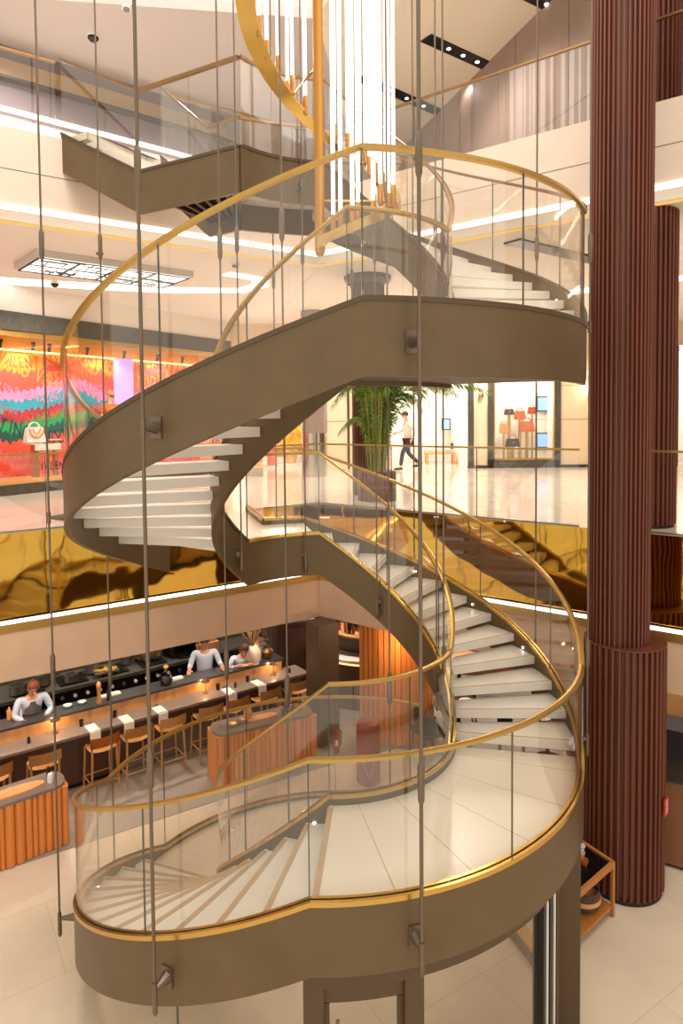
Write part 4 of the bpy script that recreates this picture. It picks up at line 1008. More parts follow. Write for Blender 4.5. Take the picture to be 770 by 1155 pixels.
def onlo(x, y, off=.22): s, _ = proj_s(x, y); return lbw(s, off, LO)
# stoves
st_ = thing('cooking_range', 'long black cooking range with steel top and round white knobs behind the chefs', 'stove', (-6, 11, G))
sp0, sp1 = Vector((-5.86, 11.15))-bd*1.6, Vector((-3.02, 13.2))
brect(sp0, sp1, .8, G, G+.86).build('range_body', 'black_gloss', st_); brect(sp0, sp1, .82, G+.86, G+.92).build('steel_top', 'stainless', st_)
sd_ = (sp1-sp0).normalized(); sn_ = Vector((-sd_.y, sd_.x))
for k in range(22):
    q = sp0+sd_*(.4+k*.22)-sn_*.02; MB().tube([(q.x, q.y, G+.76), (q.x-sn_.x*.03, q.y-sn_.y*.03, G+.76)], .03, 10).build('knob', 'white' if k % 5 else 'stainless', st_)
for k in range(7):
    q = sp0+sd_*(.6+k*.75)+sn_*.35; mb = MB(); mb.box((q.x, q.y, G+.935), (.5, .5, .02), rz=atan2(sd_.y, sd_.x))
    for a in (-.15, 0, .15): v = q+sd_*a; mb.box((v.x, v.y, G+.955), (.02, .46, .02), rz=atan2(sd_.y, sd_.x))
    mb.build('burner_grate', 'black', st_)
pots = [(1.9, .2, .13, 'small steel pot on the range behind the chef'), (2.35, .4, .16, 'tall steel pot standing on the middle of the range'), (2.8, .2, .11, 'small steel pan right of the tall pot'), (3.25, .45, .14, 'steel pot near the cable on the range'), (1.35, .3, .14, 'steel pot on the left part of the range beside the chef'), (3.9, .5, .12, 'steel pot beside the black oven'), (.9, .4, .14, 'steel pot at the left end of the range')]
for s, o2, r_, lab in pots:
    q = sp0+sd_*s+sn_*o2; t = thing('cooking_pot', lab, 'pot', (q.x, q.y, G+.965)); MB().lathe((q.x, q.y, G+.965), [(r_, 0), (r_, r_*1.1), (r_+.01, r_*1.15), (r_-.01, r_*1.15), (r_-.01, .01)], 20).build('pot_body', 'stainless', t)
    MB().bar((q.x+r_, q.y, G+.965+r_*.9), (q.x+r_+.16, q.y+.03, G+.965+r_), .02, .015).build('handle', 'black', t)
q = sp0+sd_*3.45+sn_*.25; t = thing('food_tray', 'tray of yellow vegetables on the range', 'tray', (q.x, q.y, G+.97)); MB().box((q.x, q.y, G+.985), (.45, .3, .03), rz=.6).build('tray_pan', 'stainless', t)
mb = MB(); r = random.Random(2)
for k in range(24): mb.lathe((q.x+r.uniform(-.17, .17), q.y+r.uniform(-.1, .1), G+1.0), [(.01, 0), (.03, .015), (.01, .04)], 7)
o = mb.build('vegetables', mat('yellow_food', (224, 172, 60), .6), t)
# kitchen wall
kw0, kw1 = sp0+sn_*.9-sd_*1.5, sp1+sn_*.9+sd_*4
struct(MB().prism([tuple(kw0), tuple(kw1), tuple(kw1+sn_*.15), tuple(kw0+sn_*.15)], G, -3.15).build('wall_kitchen', mat('kitchen_tile', (86, 74, 62), .35, noise=.3, nscale=7)))
# black oven box and stone oven block
ov = thing('black_oven', 'square black oven on the range beside a rough stone block', 'oven', (-3.2, 13.5, G+.92)); q = sp0+sd_*5.0+sn_*.45
MB().box((q.x, q.y, G+1.2), (.5, .5, .52), rz=atan2(sd_.y, sd_.x)).build('oven_body', 'black', ov); v = q-sn_*.26; MB().box((v.x, v.y, G+1.2), (.4, .02, .36), rz=atan2(sd_.y, sd_.x)).build('oven_door', 'black_gloss', ov); MB().box((v.x-sn_.x*.03, v.y-sn_.y*.03, G+1.4), (.3, .02, .02), rz=atan2(sd_.y, sd_.x)).build('handle', 'stainless', ov)
q = sp0+sd_*4.35+sn_*.5; mb = MB(); r = random.Random(8)
rs = bmesh.ops.create_icosphere(mb.bm, subdivisions=3, radius=1)
for v in mb.bm.verts: v.co *= 1+.18*(r.random()-.5); v.co.z = max(-1, min(1, v.co.z*1.3))
bmesh.ops.transform(mb.bm, matrix=Matrix.Translation((q.x, q.y, G+1.20)) @ Matrix.Diagonal((.28, .25, .26, 1)), verts=mb.bm.verts)
tag(mb.build('stone_block', mat('rough_stone', (150, 122, 84), .9, noise=.4, nscale=16), None, (q.x, q.y, G+.92)), 'rough brown stone block on the range left of the black oven', 'stone')
# back counter behind cooks at the right
bc = thing('back_counter', 'dark kitchen counter with steel top behind the standing cook', 'counter', (*sp1, G)); e0, e1 = sp1+sd_*.05+sn_*.1, sp1+sd_*1.5+sn_*.1
brect(e0, e1, .6, G, G+.86).build('cabinet', 'black', bc); brect(e0, e1, .62, G+.86, G+.9).build('counter_top', 'stainless', bc)
q = e0+sd_*.35+sn_*.25; t = thing('bread_basket', 'wooden box of yellow bread behind the standing cook', 'basket', (q.x, q.y, G+.9)); MB().box((q.x, q.y, G+1.0), (.5, .35, .2), rz=.63).build('crate', 'light_wood', t); MB().box((q.x, q.y, G+1.14), (.4, .26, .1), rz=.63).build('loaf', mat('bread', (214, 170, 90), .7), t)
# kitchen lights
for k in range(6):
    v = lb(.8+k*1.15, .15); spot('bar_downlight', (v.x, v.y, -3.2), 60, 100, (1, .82, .64), .04)
for k in range(6):
    v = sp0+sd_*(.5+k*1.1)+sn_*.1; spot('kitchen_light', (v.x, v.y, -3.25), 55, 120, (1, .88, .74), .05)
for x, y, p in ((1.0, 13.5, 45), (3.5, 12.0, 50), (6, 11, 50), (2.2, 15.0, 40), (7.5, 8.8, 40), (-.3, 14.2, 30)): spot('ground_downlight', (x, y, -3.2), p*2.6, 130, (1, .84, .68), .05)

# bar stools
def stool_proto():
    t = thing('bar_stool', 'bar stool', 'stool', (0, 0, 0), world=False)
    H = .68
    for sx in (-1, 1):
        for sy in (-1, 1):
            top = H if sy > 0 else H+.22
            MB().tube([(sx*.21, sy*.2, 0), (sx*.185, sy*.175, H-.05), (sx*.19, sy*.19, top)], .017, 8, rad=[.014, .018, .015]).build('leg', 'stool_wood', t)
    mb = MB(); n = 8; rows = []
    for i in range(n+1):
        x = -.2+.4*i/n; rows.append([mb.bm.verts.new((x*(1 if abs(j) < 3 else .85), .06*j, H+.03*(abs(x)/.2)**2+.012*(abs(j)/3)**2)) for j in range(-3, 4)])
    for a_, b_ in zip(rows, rows[1:]):
        for k in range(6): mb.bm.faces.new((a_[k], a_[k+1], b_[k+1], b_[k]))
    bmesh.ops.solidify(mb.bm, geom=mb.bm.faces[:], thickness=.03); mb.build('seat', 'seat_wood', t)
    mb = MB(); rows = []
    for i in range(9):
        x = -.22+.44*i/8; y = -.2-.05*(1-(x/.22)**2); rows.append([mb.bm.verts.new((x, y, H+.11)), mb.bm.verts.new((x, y-.01, H+.27))])
    for a_, b_ in zip(rows, rows[1:]): mb.bm.faces.new((a_[0], b_[0], b_[1], a_[1]))
    bmesh.ops.solidify(mb.bm, geom=mb.bm.faces[:], thickness=.025); mb.build('backrest', 'stool_wood', t)
    mb = MB(); z = .22; c4 = [(-.2, -.19), (.2, -.19), (.2, .19), (-.2, .19)]
    for a_, b_ in zip(c4, c4[1:]+c4[:1]): mb.tube([(*a_, z), (*b_, z)], .012, 6)
    mb.build('footrest', 'stool_wood', t)
    return t
proto = stool_proto()
spx = [(-5.02, 9.26), (-4.44, 9.60), (-3.84, 10.18), (-3.36, 10.42), (-2.92, 10.76), (-2.37, 11.14), (-2.0, 11.44), (-1.46, 11.78), (-.93, 12.14)]
slab_ = ['bar stool at the far left, cut by the picture edge', 'bar stool second from the left, behind the fluted counter with the oval tray', 'bar stool third from the left, under the first white menu', 'bar stool fourth from the left along the guest ledge', 'bar stool in the middle of the row, just right of the thick front cable',
         'bar stool sixth from the left, beside the small table lamp', 'bar stool seventh from the left, above the second fluted counter', 'bar stool second from the right end of the row', 'bar stool at the far right end of the guest ledge']
for i, (x, y) in enumerate(spx):
    s, _ = proj_s(x, y); v = lb(s, -.16)
    place_copy(proto, i == 0, (v.x, v.y, G+.012), atan2(ln.y, ln.x)-pi/2+random.uniform(-.12, .12), slab_[i], 'wooden stools along the bar')

# small table ware prototypes -------------------------------------------------
def lathed(name, label, cat, loc, prof, m, n=16, group=None, extra=None):
    t = thing(name, label, cat, loc, group=group); MB().lathe(loc, prof, n).build('body', m, t)
    if extra: extra(t)
    return t
def solo(name, label, cat, loc, prof, m, n=16, group=None):
    o = MB().lathe(loc, prof, n).build(name, m, None, loc); return tag(o, label, cat, group)
def bottle(label, loc, h, m, capm='black', r=None):
    r = r or h*.13; t = thing('bottle', label, 'bottle', loc)
    MB().lathe(loc, [(r*.95, 0), (r, .01), (r, h*.6), (r*.4, h*.75), (r*.36, h*.92)], 14).build('body', m, t)
    MB().lathe((loc[0], loc[1], loc[2]+h*.92), [(r*.42, 0), (r*.42, h*.08)], 10).build('stopper', capm, t); return t
def tumbler(label, loc, h=.11, r=.035, m='glass_ware', group=None):
    o = MB().lathe(loc, [(r*.8, 0), (r, h), (r-.004, h), (r*.75, .01)], 14, cap=True).build('drinking_glass', m, None, loc); return tag(o, label, 'glass', group)
# decanter
l = onup(-3.15, 11.5); t = thing('glass_decanter', 'round glass decanter with a knob stopper on the slate shelf', 'decanter', l)
MB().lathe(l, [(.05, 0), (.1, .03), (.12, .1), (.1, .18), (.04, .23), (.035, .28)], 20).build('vessel', 'glass_ware', t); MB().lathe((l[0], l[1], l[2]+.005), [(.06, 0), (.1, .04), (.112, .075)], 18).build('liquid', 'dark_glass', t); MB().lathe((l[0], l[1], l[2]+.28), [(.03, 0), (.045, .03), (.03, .06)], 12).build('stopper', 'seat_wood', t)
l = onup(-4.11, 10.85, .5); t = thing('pepper_mill', 'tall turned wooden pepper mill on the slate shelf', 'pepper mill', l)
MB().lathe(l, [(.04, 0), (.042, .05), (.026, .12), (.03, .2), (.036, .26)], 16).build('base', 'stool_wood', t); MB().lathe((l[0], l[1], l[2]+.26), [(.032, 0), (.04, .03), (.03, .07), (.012, .09)], 16).build('cap', 'light_wood', t)
bottle('dark oil bottle right of the wooden pepper mill', onup(-4.02, 11.0, .52), .26, 'dark_glass')
for i, (x, y, m, lab) in enumerate([(-5.3, 10.0, 'white', 'white squeeze bottle at the far left of the slate shelf'), (-5.18, 10.12, 'orange_sauce', 'orange squeeze sauce bottle left of the chef'), (-5.05, 10.2, 'paper', 'cream squeeze sauce bottle beside the orange one'), (-4.95, 10.28, 'green_sauce', 'yellow squeeze sauce bottle nearest the chef')]):
    l = onup(x, y, .72); t = thing('sauce_bottle', lab, 'bottle', l, group='squeeze bottles on the shelf'); MB().lathe(l, [(.035, 0), (.037, .1), (.03, .13)], 12).build('body', m, t); MB().lathe((l[0], l[1], l[2]+.13), [(.03, 0), (.006, .07)], 10).build('nozzle', m, t)
for i, (x, y, lab) in enumerate([(-4.46, 10.55, 'small white bowl right of the chef on the slate shelf'), (-4.28, 10.68, 'small white bowl second from the chef, on the slate shelf')]):
    solo('bowl', lab, 'bowl', onup(x, y, .62), [(.03, 0), (.07, .045), (.064, .045), (.03, .01)], 'white')
for x, y, lab in [(-3.9, 10.95, 'folded white cloth left of the decanter'), (-3.0, 11.6, 'folded white cloth right of the decanter')]:
    l = onup(x, y, .68); mb = MB(); mb.box((l[0], l[1], l[2]+.012), (.34, .1, .022), rz=atan2(ld.y, ld.x)); mb.box((l[0], l[1], l[2]+.028), (.3, .08, .01), rz=atan2(ld.y, ld.x)+.06); tag(mb.build('folded_cloth', 'paper', None, l), lab, 'cloth')
# vase
l = onup(-1.48, 12.1, .56); t = thing('vase', 'cream round vase with dried grasses at the far end of the shelf', 'vase', l)
MB().lathe(l, [(.1, 0), (.15, .06), (.155, .18), (.12, .28), (.07, .32), (.06, .32)], 24).build('pot', 'clay_cream', t)
r = random.Random(4)
for k in range(26):
    a, tl = r.random()*6.28, r.uniform(.05, .5); h = r.uniform(.28, .5); e = Vector((l[0]+tl*.45*cos(a), l[1]+tl*.45*sin(a), l[2]+.3+h)); b = Vector((l[0], l[1], l[2]+.28))
    mb = MB(); mb.tube([b, b.lerp(e, .5)+Vector((0, 0, .03)), e], .004, 5); mb.tube([b.lerp(e, .6), b.lerp(e, .85), e+(e-b)*.06], .012, 6, rad=[.004, .018, .003]); mb.build('dried_stem', 'dry_grass', t)
bottle('small dark bottle with white label left of the cream vase', onup(-1.72, 12.2, .6), .24, 'black', 'white'); 
l = onup(-1.22, 12.3, .62); solo('copper_jug', 'round copper brown jug right of the cream vase', 'jug', l, [(.06, 0), (.1, .05), (.1, .14), (.05, .2), (.06, .24)], 'copper')
# guest ledge: menus, glasses, lamps
for i, (x, y, lab) in enumerate([(-3.85, 10.12, 'white menu sheet over the ledge edge, leftmost of the row'), (-3.42, 10.42, 'white menu sheet second from the left on the ledge'), (-2.97, 10.76, 'white menu sheet right of the thick cable on the ledge'), (-1.95, 11.5, 'white menu sheet below the standing cook'), (-1.48, 11.86, 'white menu sheet nearest the cream vase')]):
    s, _ = proj_s(x, y); v = lb(s, .12); mb = MB(); mb.box((v.x, v.y, LO+.004), (.16, .3, .006), rz=atan2(ld.y, ld.x)+.05); v2 = lb(s, -.045); mb.box((v2.x, v2.y, LO-.08), (.16, .006, .17), rz=atan2(ld.y, ld.x)); v3 = lb(s, -.02); mb.box((v3.x, v3.y, LO+.004), (.16, .06, .006), rz=atan2(ld.y, ld.x))
    tag(mb.build('menu_sheet', 'paper', None, (v.x, v.y, LO+.001)), lab, 'menu', 'menus on the guest ledge')
    v = lb(s-.12, .3); solo('black_cup', 'black cup beside the '+lab.split(',')[0].replace('over the ledge edge', 'leftmost'), 'cup', (v.x, v.y, LO), [(.03, 0), (.035, .1), (.03, .1), (.026, .01)], 'black')
    v = lb(s+.02, .33); l = (v.x, v.y, LO); t = thing('wine_glass', 'clear stemmed glass beyond the '+lab, 'glass', l, group='wine glasses on the guest ledge')
    MB().lathe(l, [(.035, 0), (.035, .004), (.005, .01), (.004, .09)], 14).build('foot', 'glass_ware', t); MB().lathe((l[0], l[1], l[2]+.09), [(.004, 0), (.035, .04), (.038, .08), (.03, .12), (.028, .12)], 14).build('bowl', 'glass_ware', t)
for x, y, lab in [(-2.33, 11.42, 'small copper topped table lamp on the guest ledge below the standing cook'), (-4.35, 9.95, 'small copper topped table lamp on the left part of the ledge'), (-1.2, 12.2, 'small copper topped table lamp near the right end of the ledge')]:
    l = onlo(x, y, .3); t = thing('table_lamp', lab, 'lamp', l); MB().lathe(l, [(.05, 0), (.05, .01), (.008, .015), (.006, .2)], 14).build('stem', 'copper', t); MB().lathe((l[0], l[1], l[2]+.2), [(.075, 0), (.07, .02), (.02, .045)], 18).build('shade', 'copper', t)
    point('table_lamp_light', (l[0], l[1], l[2]+.17), 2.6, (1, .7, .42), .02)
for x, y, lab in [(-4.7, 9.75, 'black pepper shaker on the left end of the ledge'), (-1.88, 11.7, 'black pepper shaker between two menus on the ledge'), (-.98, 12.4, 'black pepper shaker at the right end of the ledge')]: solo('pepper_shaker', lab, 'shaker', onlo(x, y, .2), [(.022, 0), (.024, .05), (.018, .08), (.012, .1)], 'black')

# fluted service counters in the foreground
def service(label, p, q, depth=.42, h=.85):
    p, q = Vector(p), Vector(q); d_ = (q-p).normalized(); n_ = Vector((-d_.y, d_.x)); L = (q-p).length; rz = atan2(d_.y, d_.x)
    t = thing('service_counter', label, 'counter', (*p, G+.012))
    c = (p+q)/2+n_*depth/2; MB().box((*c, G+.012+h/2-.02), (L-.06, depth-.06, h-.05), rz=rz).build('cabinet', 'dark_wood', t)
    mb = MB(); s = .03
    r = random.Random(int(abs(p.x)*100))
    while s < L-.03:
        w_ = r.choice((.07, .09, .12)); v = p+d_*(s+w_/2); mb.tube([(*(v+n_*.012), G+.02), (*(v+n_*.012), G+h-.03)], w_*.5, 10); s += w_
    for e_, sg_ in ((p, 1), (q, -1)):
        s = .05
        while s < depth-.02: v = e_+n_*s+d_*.012*sg_; mb.tube([(*v, G+.02), (*v, G+h-.03)], .03, 10); s += .06
    mb.build('fluted_front', 'orange_wood', t)
    # top with rounded ends
    pl = []; rr_ = depth/2
    for k in range(13): a = -pi/2+pi*k/12; pl.append(q-d_*rr_*.75+n_*rr_+d_*cos(a)*(rr_*.8)+n_*sin(a)*(rr_+.03))
    for k in range(13): a = pi/2+pi*k/12; pl.append(p+d_*rr_*.75+n_*rr_+d_*cos(a)*(rr_*.8)+n_*sin(a)*(rr_+.03))
    MB().prism([tuple(v) for v in pl], G+h-.03, G+h+.01).build('counter_top', 'grey_top', t)
    return lambda s, o_: (*(p+d_*s+n_*o_), G+h+.01)
f1 = service('orange fluted service counter with oval tray at the left edge', (-3.74-.66*1.9, 8.79-.54*1.9), (-3.74, 8.79))
f2 = service('orange fluted service counter with bread tray and glasses, further back', (-1.97, 10.06), (-.48, 10.85), depth=.45)
def oval(label, loc, a_, b_, rz, m='seat_wood'):
    mb = MB(); t = thing('oval_tray', label, 'tray', loc)
    P_ = [(loc[0]+a_*cos(2*pi*k/28)*cos(rz)-b_*sin(2*pi*k/28)*sin(rz), loc[1]+a_*cos(2*pi*k/28)*sin(rz)+b_*sin(2*pi*k/28)*cos(rz)) for k in range(28)]
    mb.prism(P_, loc[2], loc[2]+.02).build('board', m, t)
    P2 = [(loc[0]+(x-loc[0])*.93, loc[1]+(y-loc[1])*.93) for x, y in P_]; MB().prism(P2, loc[2]+.02, loc[2]+.024).build('surface', 'light_wood', t)
L1c = 1.9*.853
oval('long oval wooden tray on the left fluted counter', f1(L1c-.62, .2), .38, .12, .68); solo('glass_jar', 'small clear jar at the end of the left fluted counter', 'jar', f1(L1c-.18, .14), [(.035, 0), (.038, .1), (.03, .12)], 'white'); solo('pepper_shaker', 'dark pepper shaker near the end of the left fluted counter', 'shaker', f1(L1c-.16, .3), [(.025, 0), (.03, .1), (.02, .14)], 'black')
solo('bowl', 'dark bowl left of the oval tray', 'bowl', f1(.35, .2), [(.05, 0), (.09, .07), (.08, .07), (.04, .01)], 'black'); solo('wood_bowl', 'pale wooden bowl at the left picture edge', 'bowl', f1(.28, .36), [(.06, 0), (.1, .1), (.09, .1), (.05, .01)], 'light_wood'); solo('copper_cup', 'small copper cup beside the dark bowl', 'cup', f1(.47, .25), [(.025, 0), (.035, .06), (.03, .06), (.02, .01)], 'copper')
oval('pale oval bread tray on the far fluted counter', f2(.85, .24), .26, .1, .5, 'seat_wood')
bottle('slim glass oil bottle at the left end of the far fluted counter', f2(.14, .2), .22, 'glass_ware', 'seat_wood'); 
for i, (s, o2, lab) in enumerate([(.32, .2, 'copper plate at left on the far fluted counter'), (.5, .26, 'copper plate beside the cutlery holder on the far counter')]): solo('copper_plate', lab, 'plate', f2(s, o2), [(.06, 0), (.1, .015), (.095, .018), (.05, .006)], 'copper')
l = f2(.62, .3); t = thing('cutlery_holder', 'wooden holder with pale napkins on the far fluted counter', 'holder', l); MB().lathe(l, [(.05, 0), (.07, .13), (.06, .13), (.045, .02)], 14).build('cup', 'light_wood', t); mb = MB()
for k in range(7): mb.bar((l[0]-.03+k*.01, l[1], l[2]+.03), (l[0]-.06+k*.02, l[1]+.02, l[2]+.2), .012, .006)
mb.build('sticks', 'seat_wood', t)
for i, (s, o2) in enumerate([(1.18, .15), (1.26, .26), (1.34, .14), (1.42, .28), (1.5, .18), (1.3, .36)]): tumbler('clear drinking glass in the far counter cluster, '+['front left', 'back left', 'front middle', 'back right', 'right end', 'rearmost'][i], f2(s, o2), .12, .035, group='glasses on the far fluted counter')
# ------------------------------------------------------------------ ground floor beyond
bx, by = -.37, 11.6
t = MB().box((bx, by, (G+.012-3.6)/2), (.42, .42, -3.6-G-.012), rz=.6).build('square_column', mat('brown_column', (88, 70, 52), .5), None, (bx, by, G+.012)); tag(t, 'square dark brown column between the bar end and the orange slatted wall', 'column')
bb = thing('back_bar', 'curved dark wood back bar with lit white ledge and bottle shelf', 'bar', (-.1, 13.4, G+.012))
def arcpoly(cx, cy, r0, r1, a0, a1, n=16): 
    A = [radians(a0+(a1-a0)*i/n) for i in range(n+1)]; return [(cx+r1*cos(a), cy+r1*sin(a)) for a in A]+[(cx+r0*cos(a), cy+r0*sin(a)) for a in reversed(A)]
bxc, byc = .55, 14.0
MB().prism(arcpoly(bxc, byc, .9, 1.25, 170, 290), G+.012, G+.95).build('front', 'dark_wood', bb); MB().prism(arcpoly(bxc, byc, .8, 1.3, 168, 292), G+.95, G+1.0).build('white_ledge', 'marble_white', bb)
MB().prism(arcpoly(bxc, byc, .78, .84, 170, 290), G+1.0, G+1.3).build('upstand', 'dark_wood', bb); MB().prism(arcpoly(bxc, byc, .55, .9, 170, 290), G+1.3, G+1.34).build('bottle_shelf', 'seat_wood', bb); MB().prism(arcpoly(bxc, byc, 1.255, 1.27, 172, 288), G+.90, G+.925).build('under_light', 'warm_glow', bb)
for i in range(12):
    a = radians(186+i*8); l = (bxc+.72*cos(a), byc+.72*sin(a), G+1.34); h = random.Random(i).uniform(.2, .32); b_ = bottle(['clear', 'amber', 'dark', 'red'][i % 4]+' spirit bottle with '+['white', 'black'][i % 2]+' stopper on the back bar, '+['left', 'middle', 'right'][i//4]+' part of the shelf', l, h, ['glass_ware', 'amber', 'dark_glass', 'red'][i % 4], ['white', 'black'][i % 2]); b_['group'] = 'bottles on the back bar'
# cabinet between vase and column
t = thing('wood_cabinet', 'dark wooden cabinet with bottles on top behind the bar end', 'cabinet', (-1.0, 14.2, G+.012)); MB().box((-1.15, 14.3, G+.7), (.7, .5, 1.35), rz=.3).build('body', 'dark_wood', t); MB().box((-1.1, 14.3, G+1.39), (.86, .56, .04), rz=.3).build('top', 'grey_top', t); MB().box((-1.02, 14.04, G+.7), (.36, .02, 1.1), rz=.3).build('door', 'dark_wood', t)
for i in range(5): 
    b_ = bottle(['dark bottle at the left end', 'amber bottle second from left', 'red bottle in the middle', 'dark bottle second from right', 'amber bottle at the right end'][i]+' of the wooden cabinet top', (-1.35+i*.12, 14.22+i*.035, G+1.41), .22, ['dark_glass', 'amber', 'red'][i % 3]); b_['group'] = 'bottles on the wooden cabinet'
# orange slatted wall
t = thing('slatted_wall', 'curved orange slatted wood wall panel behind the stairs', 'panel', (.6, 11.8, G+.012))
mb = MB(); pa = [Vector((.30, 11.85)), Vector((.62, 11.5)), Vector((1.0, 11.35)), Vector((1.35, 11.45)), Vector((1.6, 11.75))]
for p, q in zip(pa, pa[1:]):
    for k in range(4): v = p.lerp(q, (k+.5)/4); mb.box((v.x, v.y, (G+.012-3.65)/2), (.085, .06, -3.65-G-.02), rz=atan2((q-p).y, (q-p).x))
mb.build('slats', 'orange_wood', t); mb = MB()
for p, q in zip(pa, pa[1:]): mb.bar((p.x, p.y+.05, (G+.012-3.65)/2), (q.x, q.y+.05, (G+.012-3.65)/2), .03, -3.65-G-.03)
mb.build('backing', 'dark_wood', t); point('slat_uplight', (.9, 11.0, -3.9), 12, (1, .6, .3), .05)
# red cylinder; its gold loop models a U-shaped gold reflection
l = (.38, 10.28, G); t = thing('red_bollard', 'tall dark red cylinder with a gold loop shaped after a reflection, inside the stair glass', 'bollard', l); MB().lathe(l, [(.17, 0), (.19, .03), (.19, .9), (.17, .96), (.02, 1.0)], 28).build('body', mat('red_velvet', (150, 44, 44), .45), t)
MB().tube([(l[0]-.08+.16*k/10, l[1]-.2-.03*sin(pi*k/10), G+.42-.22*sin(pi*k/10)) for k in range(11)], .012, 8).build('loop', 'gold_satin', t)
# fire extinguisher
l = (-.13, 11.15, G+.012); t = thing('fire_extinguisher', 'small red fire extinguisher on the floor at the foot of the square column', 'fire extinguisher', l)
MB().lathe(l, [(.055, 0), (.06, .02), (.06, .34), (.035, .4), (.02, .42)], 18).build('cylinder', 'red', t); mb = MB(); mb.box((l[0], l[1], l[2]+.45), (.03, .06, .04)); mb.bar((l[0], l[1]-.02, l[2]+.48), (l[0]+.02, l[1]-.11, l[2]+.5), .02, .01); mb.build('valve', 'black', t); MB().tube([(l[0]+.02, l[1], l[2]+.45), (l[0]+.08, l[1]-.02, l[2]+.38), (l[0]+.075, l[1]-.02, l[2]+.15)], .01, 6).build('hose', 'black', t); MB().box((l[0], l[1]-.061, l[2]+.2), (.06, .004, .1)).build('label_plate', 'white', t)
# dining tables seen through the stairs
def table(label, x, y, rx, m='dark_wood', plates=2):
    t = thing('dining_table', label, 'table', (x, y, G+.012)); MB().lathe((x, y, G+.012+.70), [(rx, 0), (rx+.01, .015), (rx, .035)], 32).build('table_top', m, t); MB().lathe((x, y, G+.012), [(.22, 0), (.22, .02), (.035, .05), (.035, .7)], 16).build('pedestal', 'black', t)
    return G+.012+.735
def plate(label, x, y, z): solo('plate', label, 'plate', (x, y, z), [(.06, 0), (.12, .014), (.115, .018), (.05, .006)], 'white', 24)
def chair(label, x, y, rz):
    t = thing('dining_chair', label, 'chair', (x, y, G+.012), rz, world=False)
    for sx in (-1, 1):
        for sy in (-1, 1): MB().tube([(sx*.22, sy*.2, 0), (sx*.19, sy*.18, .42)], .018, 8).build('leg', 'dark_wood', t)
    MB().box((0, 0, .45), (.46, .44, .07)).build('seat', 'jacket', t)
    mb = MB(); rows = []
    for i in range(9): a = pi+pi*i/8; rows.append([mb.bm.verts.new((.24*cos(a), .22*sin(a), .44)), mb.bm.verts.new((.26*cos(a), .25*sin(a), .8))])
    for a_, b_ in zip(rows, rows[1:]): mb.bm.faces.new((a_[0], b_[0], b_[1], a_[1]))
    bmesh.ops.solidify(mb.bm, geom=mb.bm.faces[:], thickness=.035); mb.build('backrest', 'jacket', t)
z = table('round dark dining table seen through the treads of the middle flight', 2.0, 11.4, .42); plate('white plate on the dining table seen through the treads, left one', 1.85, 11.3, z); plate('white plate on the dining table seen through the treads, right one', 2.15, 11.5, z)
z = table('round dark dining table behind the right side of the stairs', 3.4, 10.9, .42); plate('white plate on the dining table right of the stairs', 3.3, 10.8, z); plate('second white plate on the dining table right of the stairs, further back', 3.5, 11.05, z)
z = table('pale wooden table near the upper treads of the middle flight', 2.4, 13.6, .5, 'seat_wood'); plate('white plate on the pale wooden table', 2.3, 13.5, z)
chair('dark dining chair left of the table seen through the treads', 1.42, 11.0, -1.2); chair('dark dining chair behind the table seen through the treads', 2.2, 12.1, pi); chair('dark dining chair left of the table right of the stairs', 2.8, 10.9, -pi/2-.2+pi*0); chair('dark dining chair behind the right dining table', 3.6, 11.6, pi)
bq = thing('banquette', 'long brown leather banquette beyond the dining tables', 'bench', (3, 14.2, G+.012)); MB().box((4.2, 14.4, G+.25), (4.5, .6, .45), rz=-.3).build('seat', mat('brown_leather', (120, 70, 46), .5), bq); MB().box((4.3, 14.75, G+.65), (4.5, .18, .9), rz=-.3).build('backrest', 'brown_leather', bq)
struct(MB().box((6.5, 15.6, -4.5), (12, .2, 2.7), rz=-.3).build('wall_restaurant', mat('restaurant_wall', (120, 80, 56), .6, noise=.2, nscale=3)))
# glazed cabinet / counter bottom right
ct = thing('wood_counter', 'brown wooden counter with marble top behind the tall fluted column', 'counter', (4.1, 8.1, G)); p, q = Vector((3.9, 8.33)), Vector((7.6, 6.2))
brect(p, q, .6, G+.05, G+1.12).build('front', mat('walnut', (136, 86, 54), .45, noise=.15, nscale=8, stretch=(1, 1, .15)), ct); brect(p+Vector((.02, .05)), q, .5, G, G+.05).build('toe_kick', 'black', ct); brect(p-Vector((0, .02)), q, .66, G+1.12, G+1.16).build('counter_top', 'dark_line', ct)
for i, (s, o2) in enumerate([(.55, .15), (.75, .3), (.95, .16)]): d_ = (q-p).normalized(); v = p+d_*s+Vector((-d_.y, d_.x))*o2; plate(['white plate nearest the fluted column on the right counter', 'white plate at the back of the right counter', 'white plate farthest from the fluted column on the right counter'][i], v.x, v.y, G+1.16)
v = p+d_*.85+Vector((-d_.y, d_.x))*.4; tumbler('clear drinking glass among the plates on the right counter', (v.x, v.y, G+1.16), .12, .035)
t = thing('back_bench', 'dark bench with pale wood back at the right edge behind the counter', 'bench', (6.2, 10.4, G+.012)); MB().box((6.4, 10.5, G+.28), (3, .6, .53), rz=-.55).build('bench_body', 'jacket', t); MB().box((6.6, 10.9, G+.8), (3, .12, 1.55), rz=-.55).build('back_panel', 'seat_wood', t)
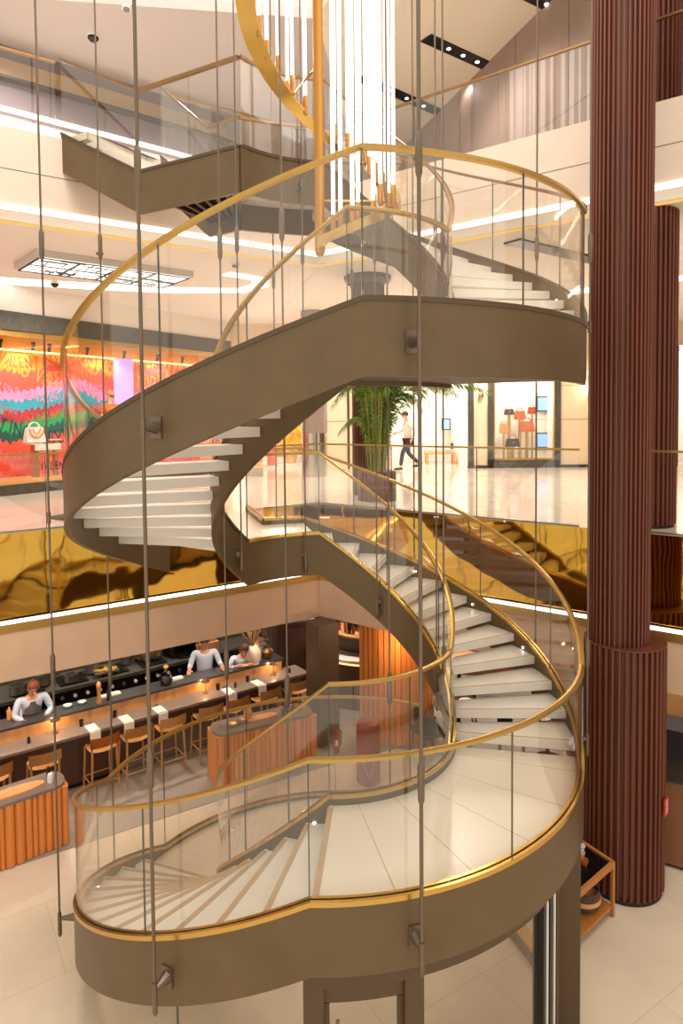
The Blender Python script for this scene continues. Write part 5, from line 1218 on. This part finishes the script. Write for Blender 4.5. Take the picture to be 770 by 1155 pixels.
# cart
kt = thing('serving_cart', 'wooden serving cart with black marble top and basket beside the fluted column', 'cart', (3.0, 7.3, G))
c0 = Vector((3.06, 7.40)); d1 = Vector((-.23, .38)).normalized(); d2 = Vector((-.54, -.46)).normalized(); HT = .65
def cp(a, b): return c0+d1*a+d2*b
for a, b in ((0, 0), (.5, 0), (0, .78), (.5, .78)): MB().box((*cp(a, b), G+HT/2), (.035, .035, HT), rz=atan2(d1.y, d1.x)).build('leg', 'cart_wood', kt)
for (a, b), (c, d_) in (((0, 0), (.5, 0)), ((0, 0), (0, .78)), ((.5, 0), (.5, .78)), ((0, .78), (.5, .78))):
    MB().bar((*cp(a, b), G+HT-.03), (*cp(c, d_), G+HT-.03), .035, .07).build('top_rail', 'cart_wood', kt); 
MB().prism([tuple(cp(0, 0)), tuple(cp(.5, 0)), tuple(cp(.5, .78)), tuple(cp(0, .78))], G+HT-.05, G+HT-.02).build('marble_top', 'black_gloss', kt)
MB().prism([tuple(cp(0, 0)), tuple(cp(.5, 0)), tuple(cp(.5, .78)), tuple(cp(0, .78))], G+.1, G+.13).build('lower_shelf', 'cart_wood', kt)
c = cp(.22, .3); l = (c.x, c.y, G+.13); t = thing('wicker_basket', 'round dark wicker basket with pale band on the cart shelf', 'basket', l)
MB().lathe(l, [(.12, 0), (.18, .06), (.19, .18), (.17, .24), (.16, .24), (.17, .1), (.1, .02)], 24).build('weave', 'basket', t); MB().lathe((l[0], l[1], l[2]+.11), [(.195, 0), (.197, .03), (.195, .05)], 24).build('band', 'seat_wood', t); MB().tube([(l[0]+.17*cos(pi*k/10), l[1], l[2]+.22+.14*sin(pi*k/10)) for k in range(11)], .01, 6).build('handle', 'basket', t)
for i, (a, b, m, lab) in enumerate([(.36, .12, 'white', 'white cup on the back corner of the serving cart'), (.30, .22, 'clay_cream', 'pale saucer stack on the serving cart'), (.2, .3, 'amber', 'small amber jar on the serving cart'), (.44, .22, 'glass_ware', 'clear glass at the back of the serving cart')]):
    c = cp(a, b); solo('cup' if i != 2 else 'jar', lab, 'cup' if i != 2 else 'jar', (c.x, c.y, G+HT-.02), [(.03, 0), (.045, .06+.02*(i == 3)), (.04, .06+.02*(i == 3)), (.025, .01)], m)

for o in bpy.data.objects:
    if o.type == 'MESH' and o.name.startswith('pane_joint'): pass
print('objects', len(bpy.data.objects))
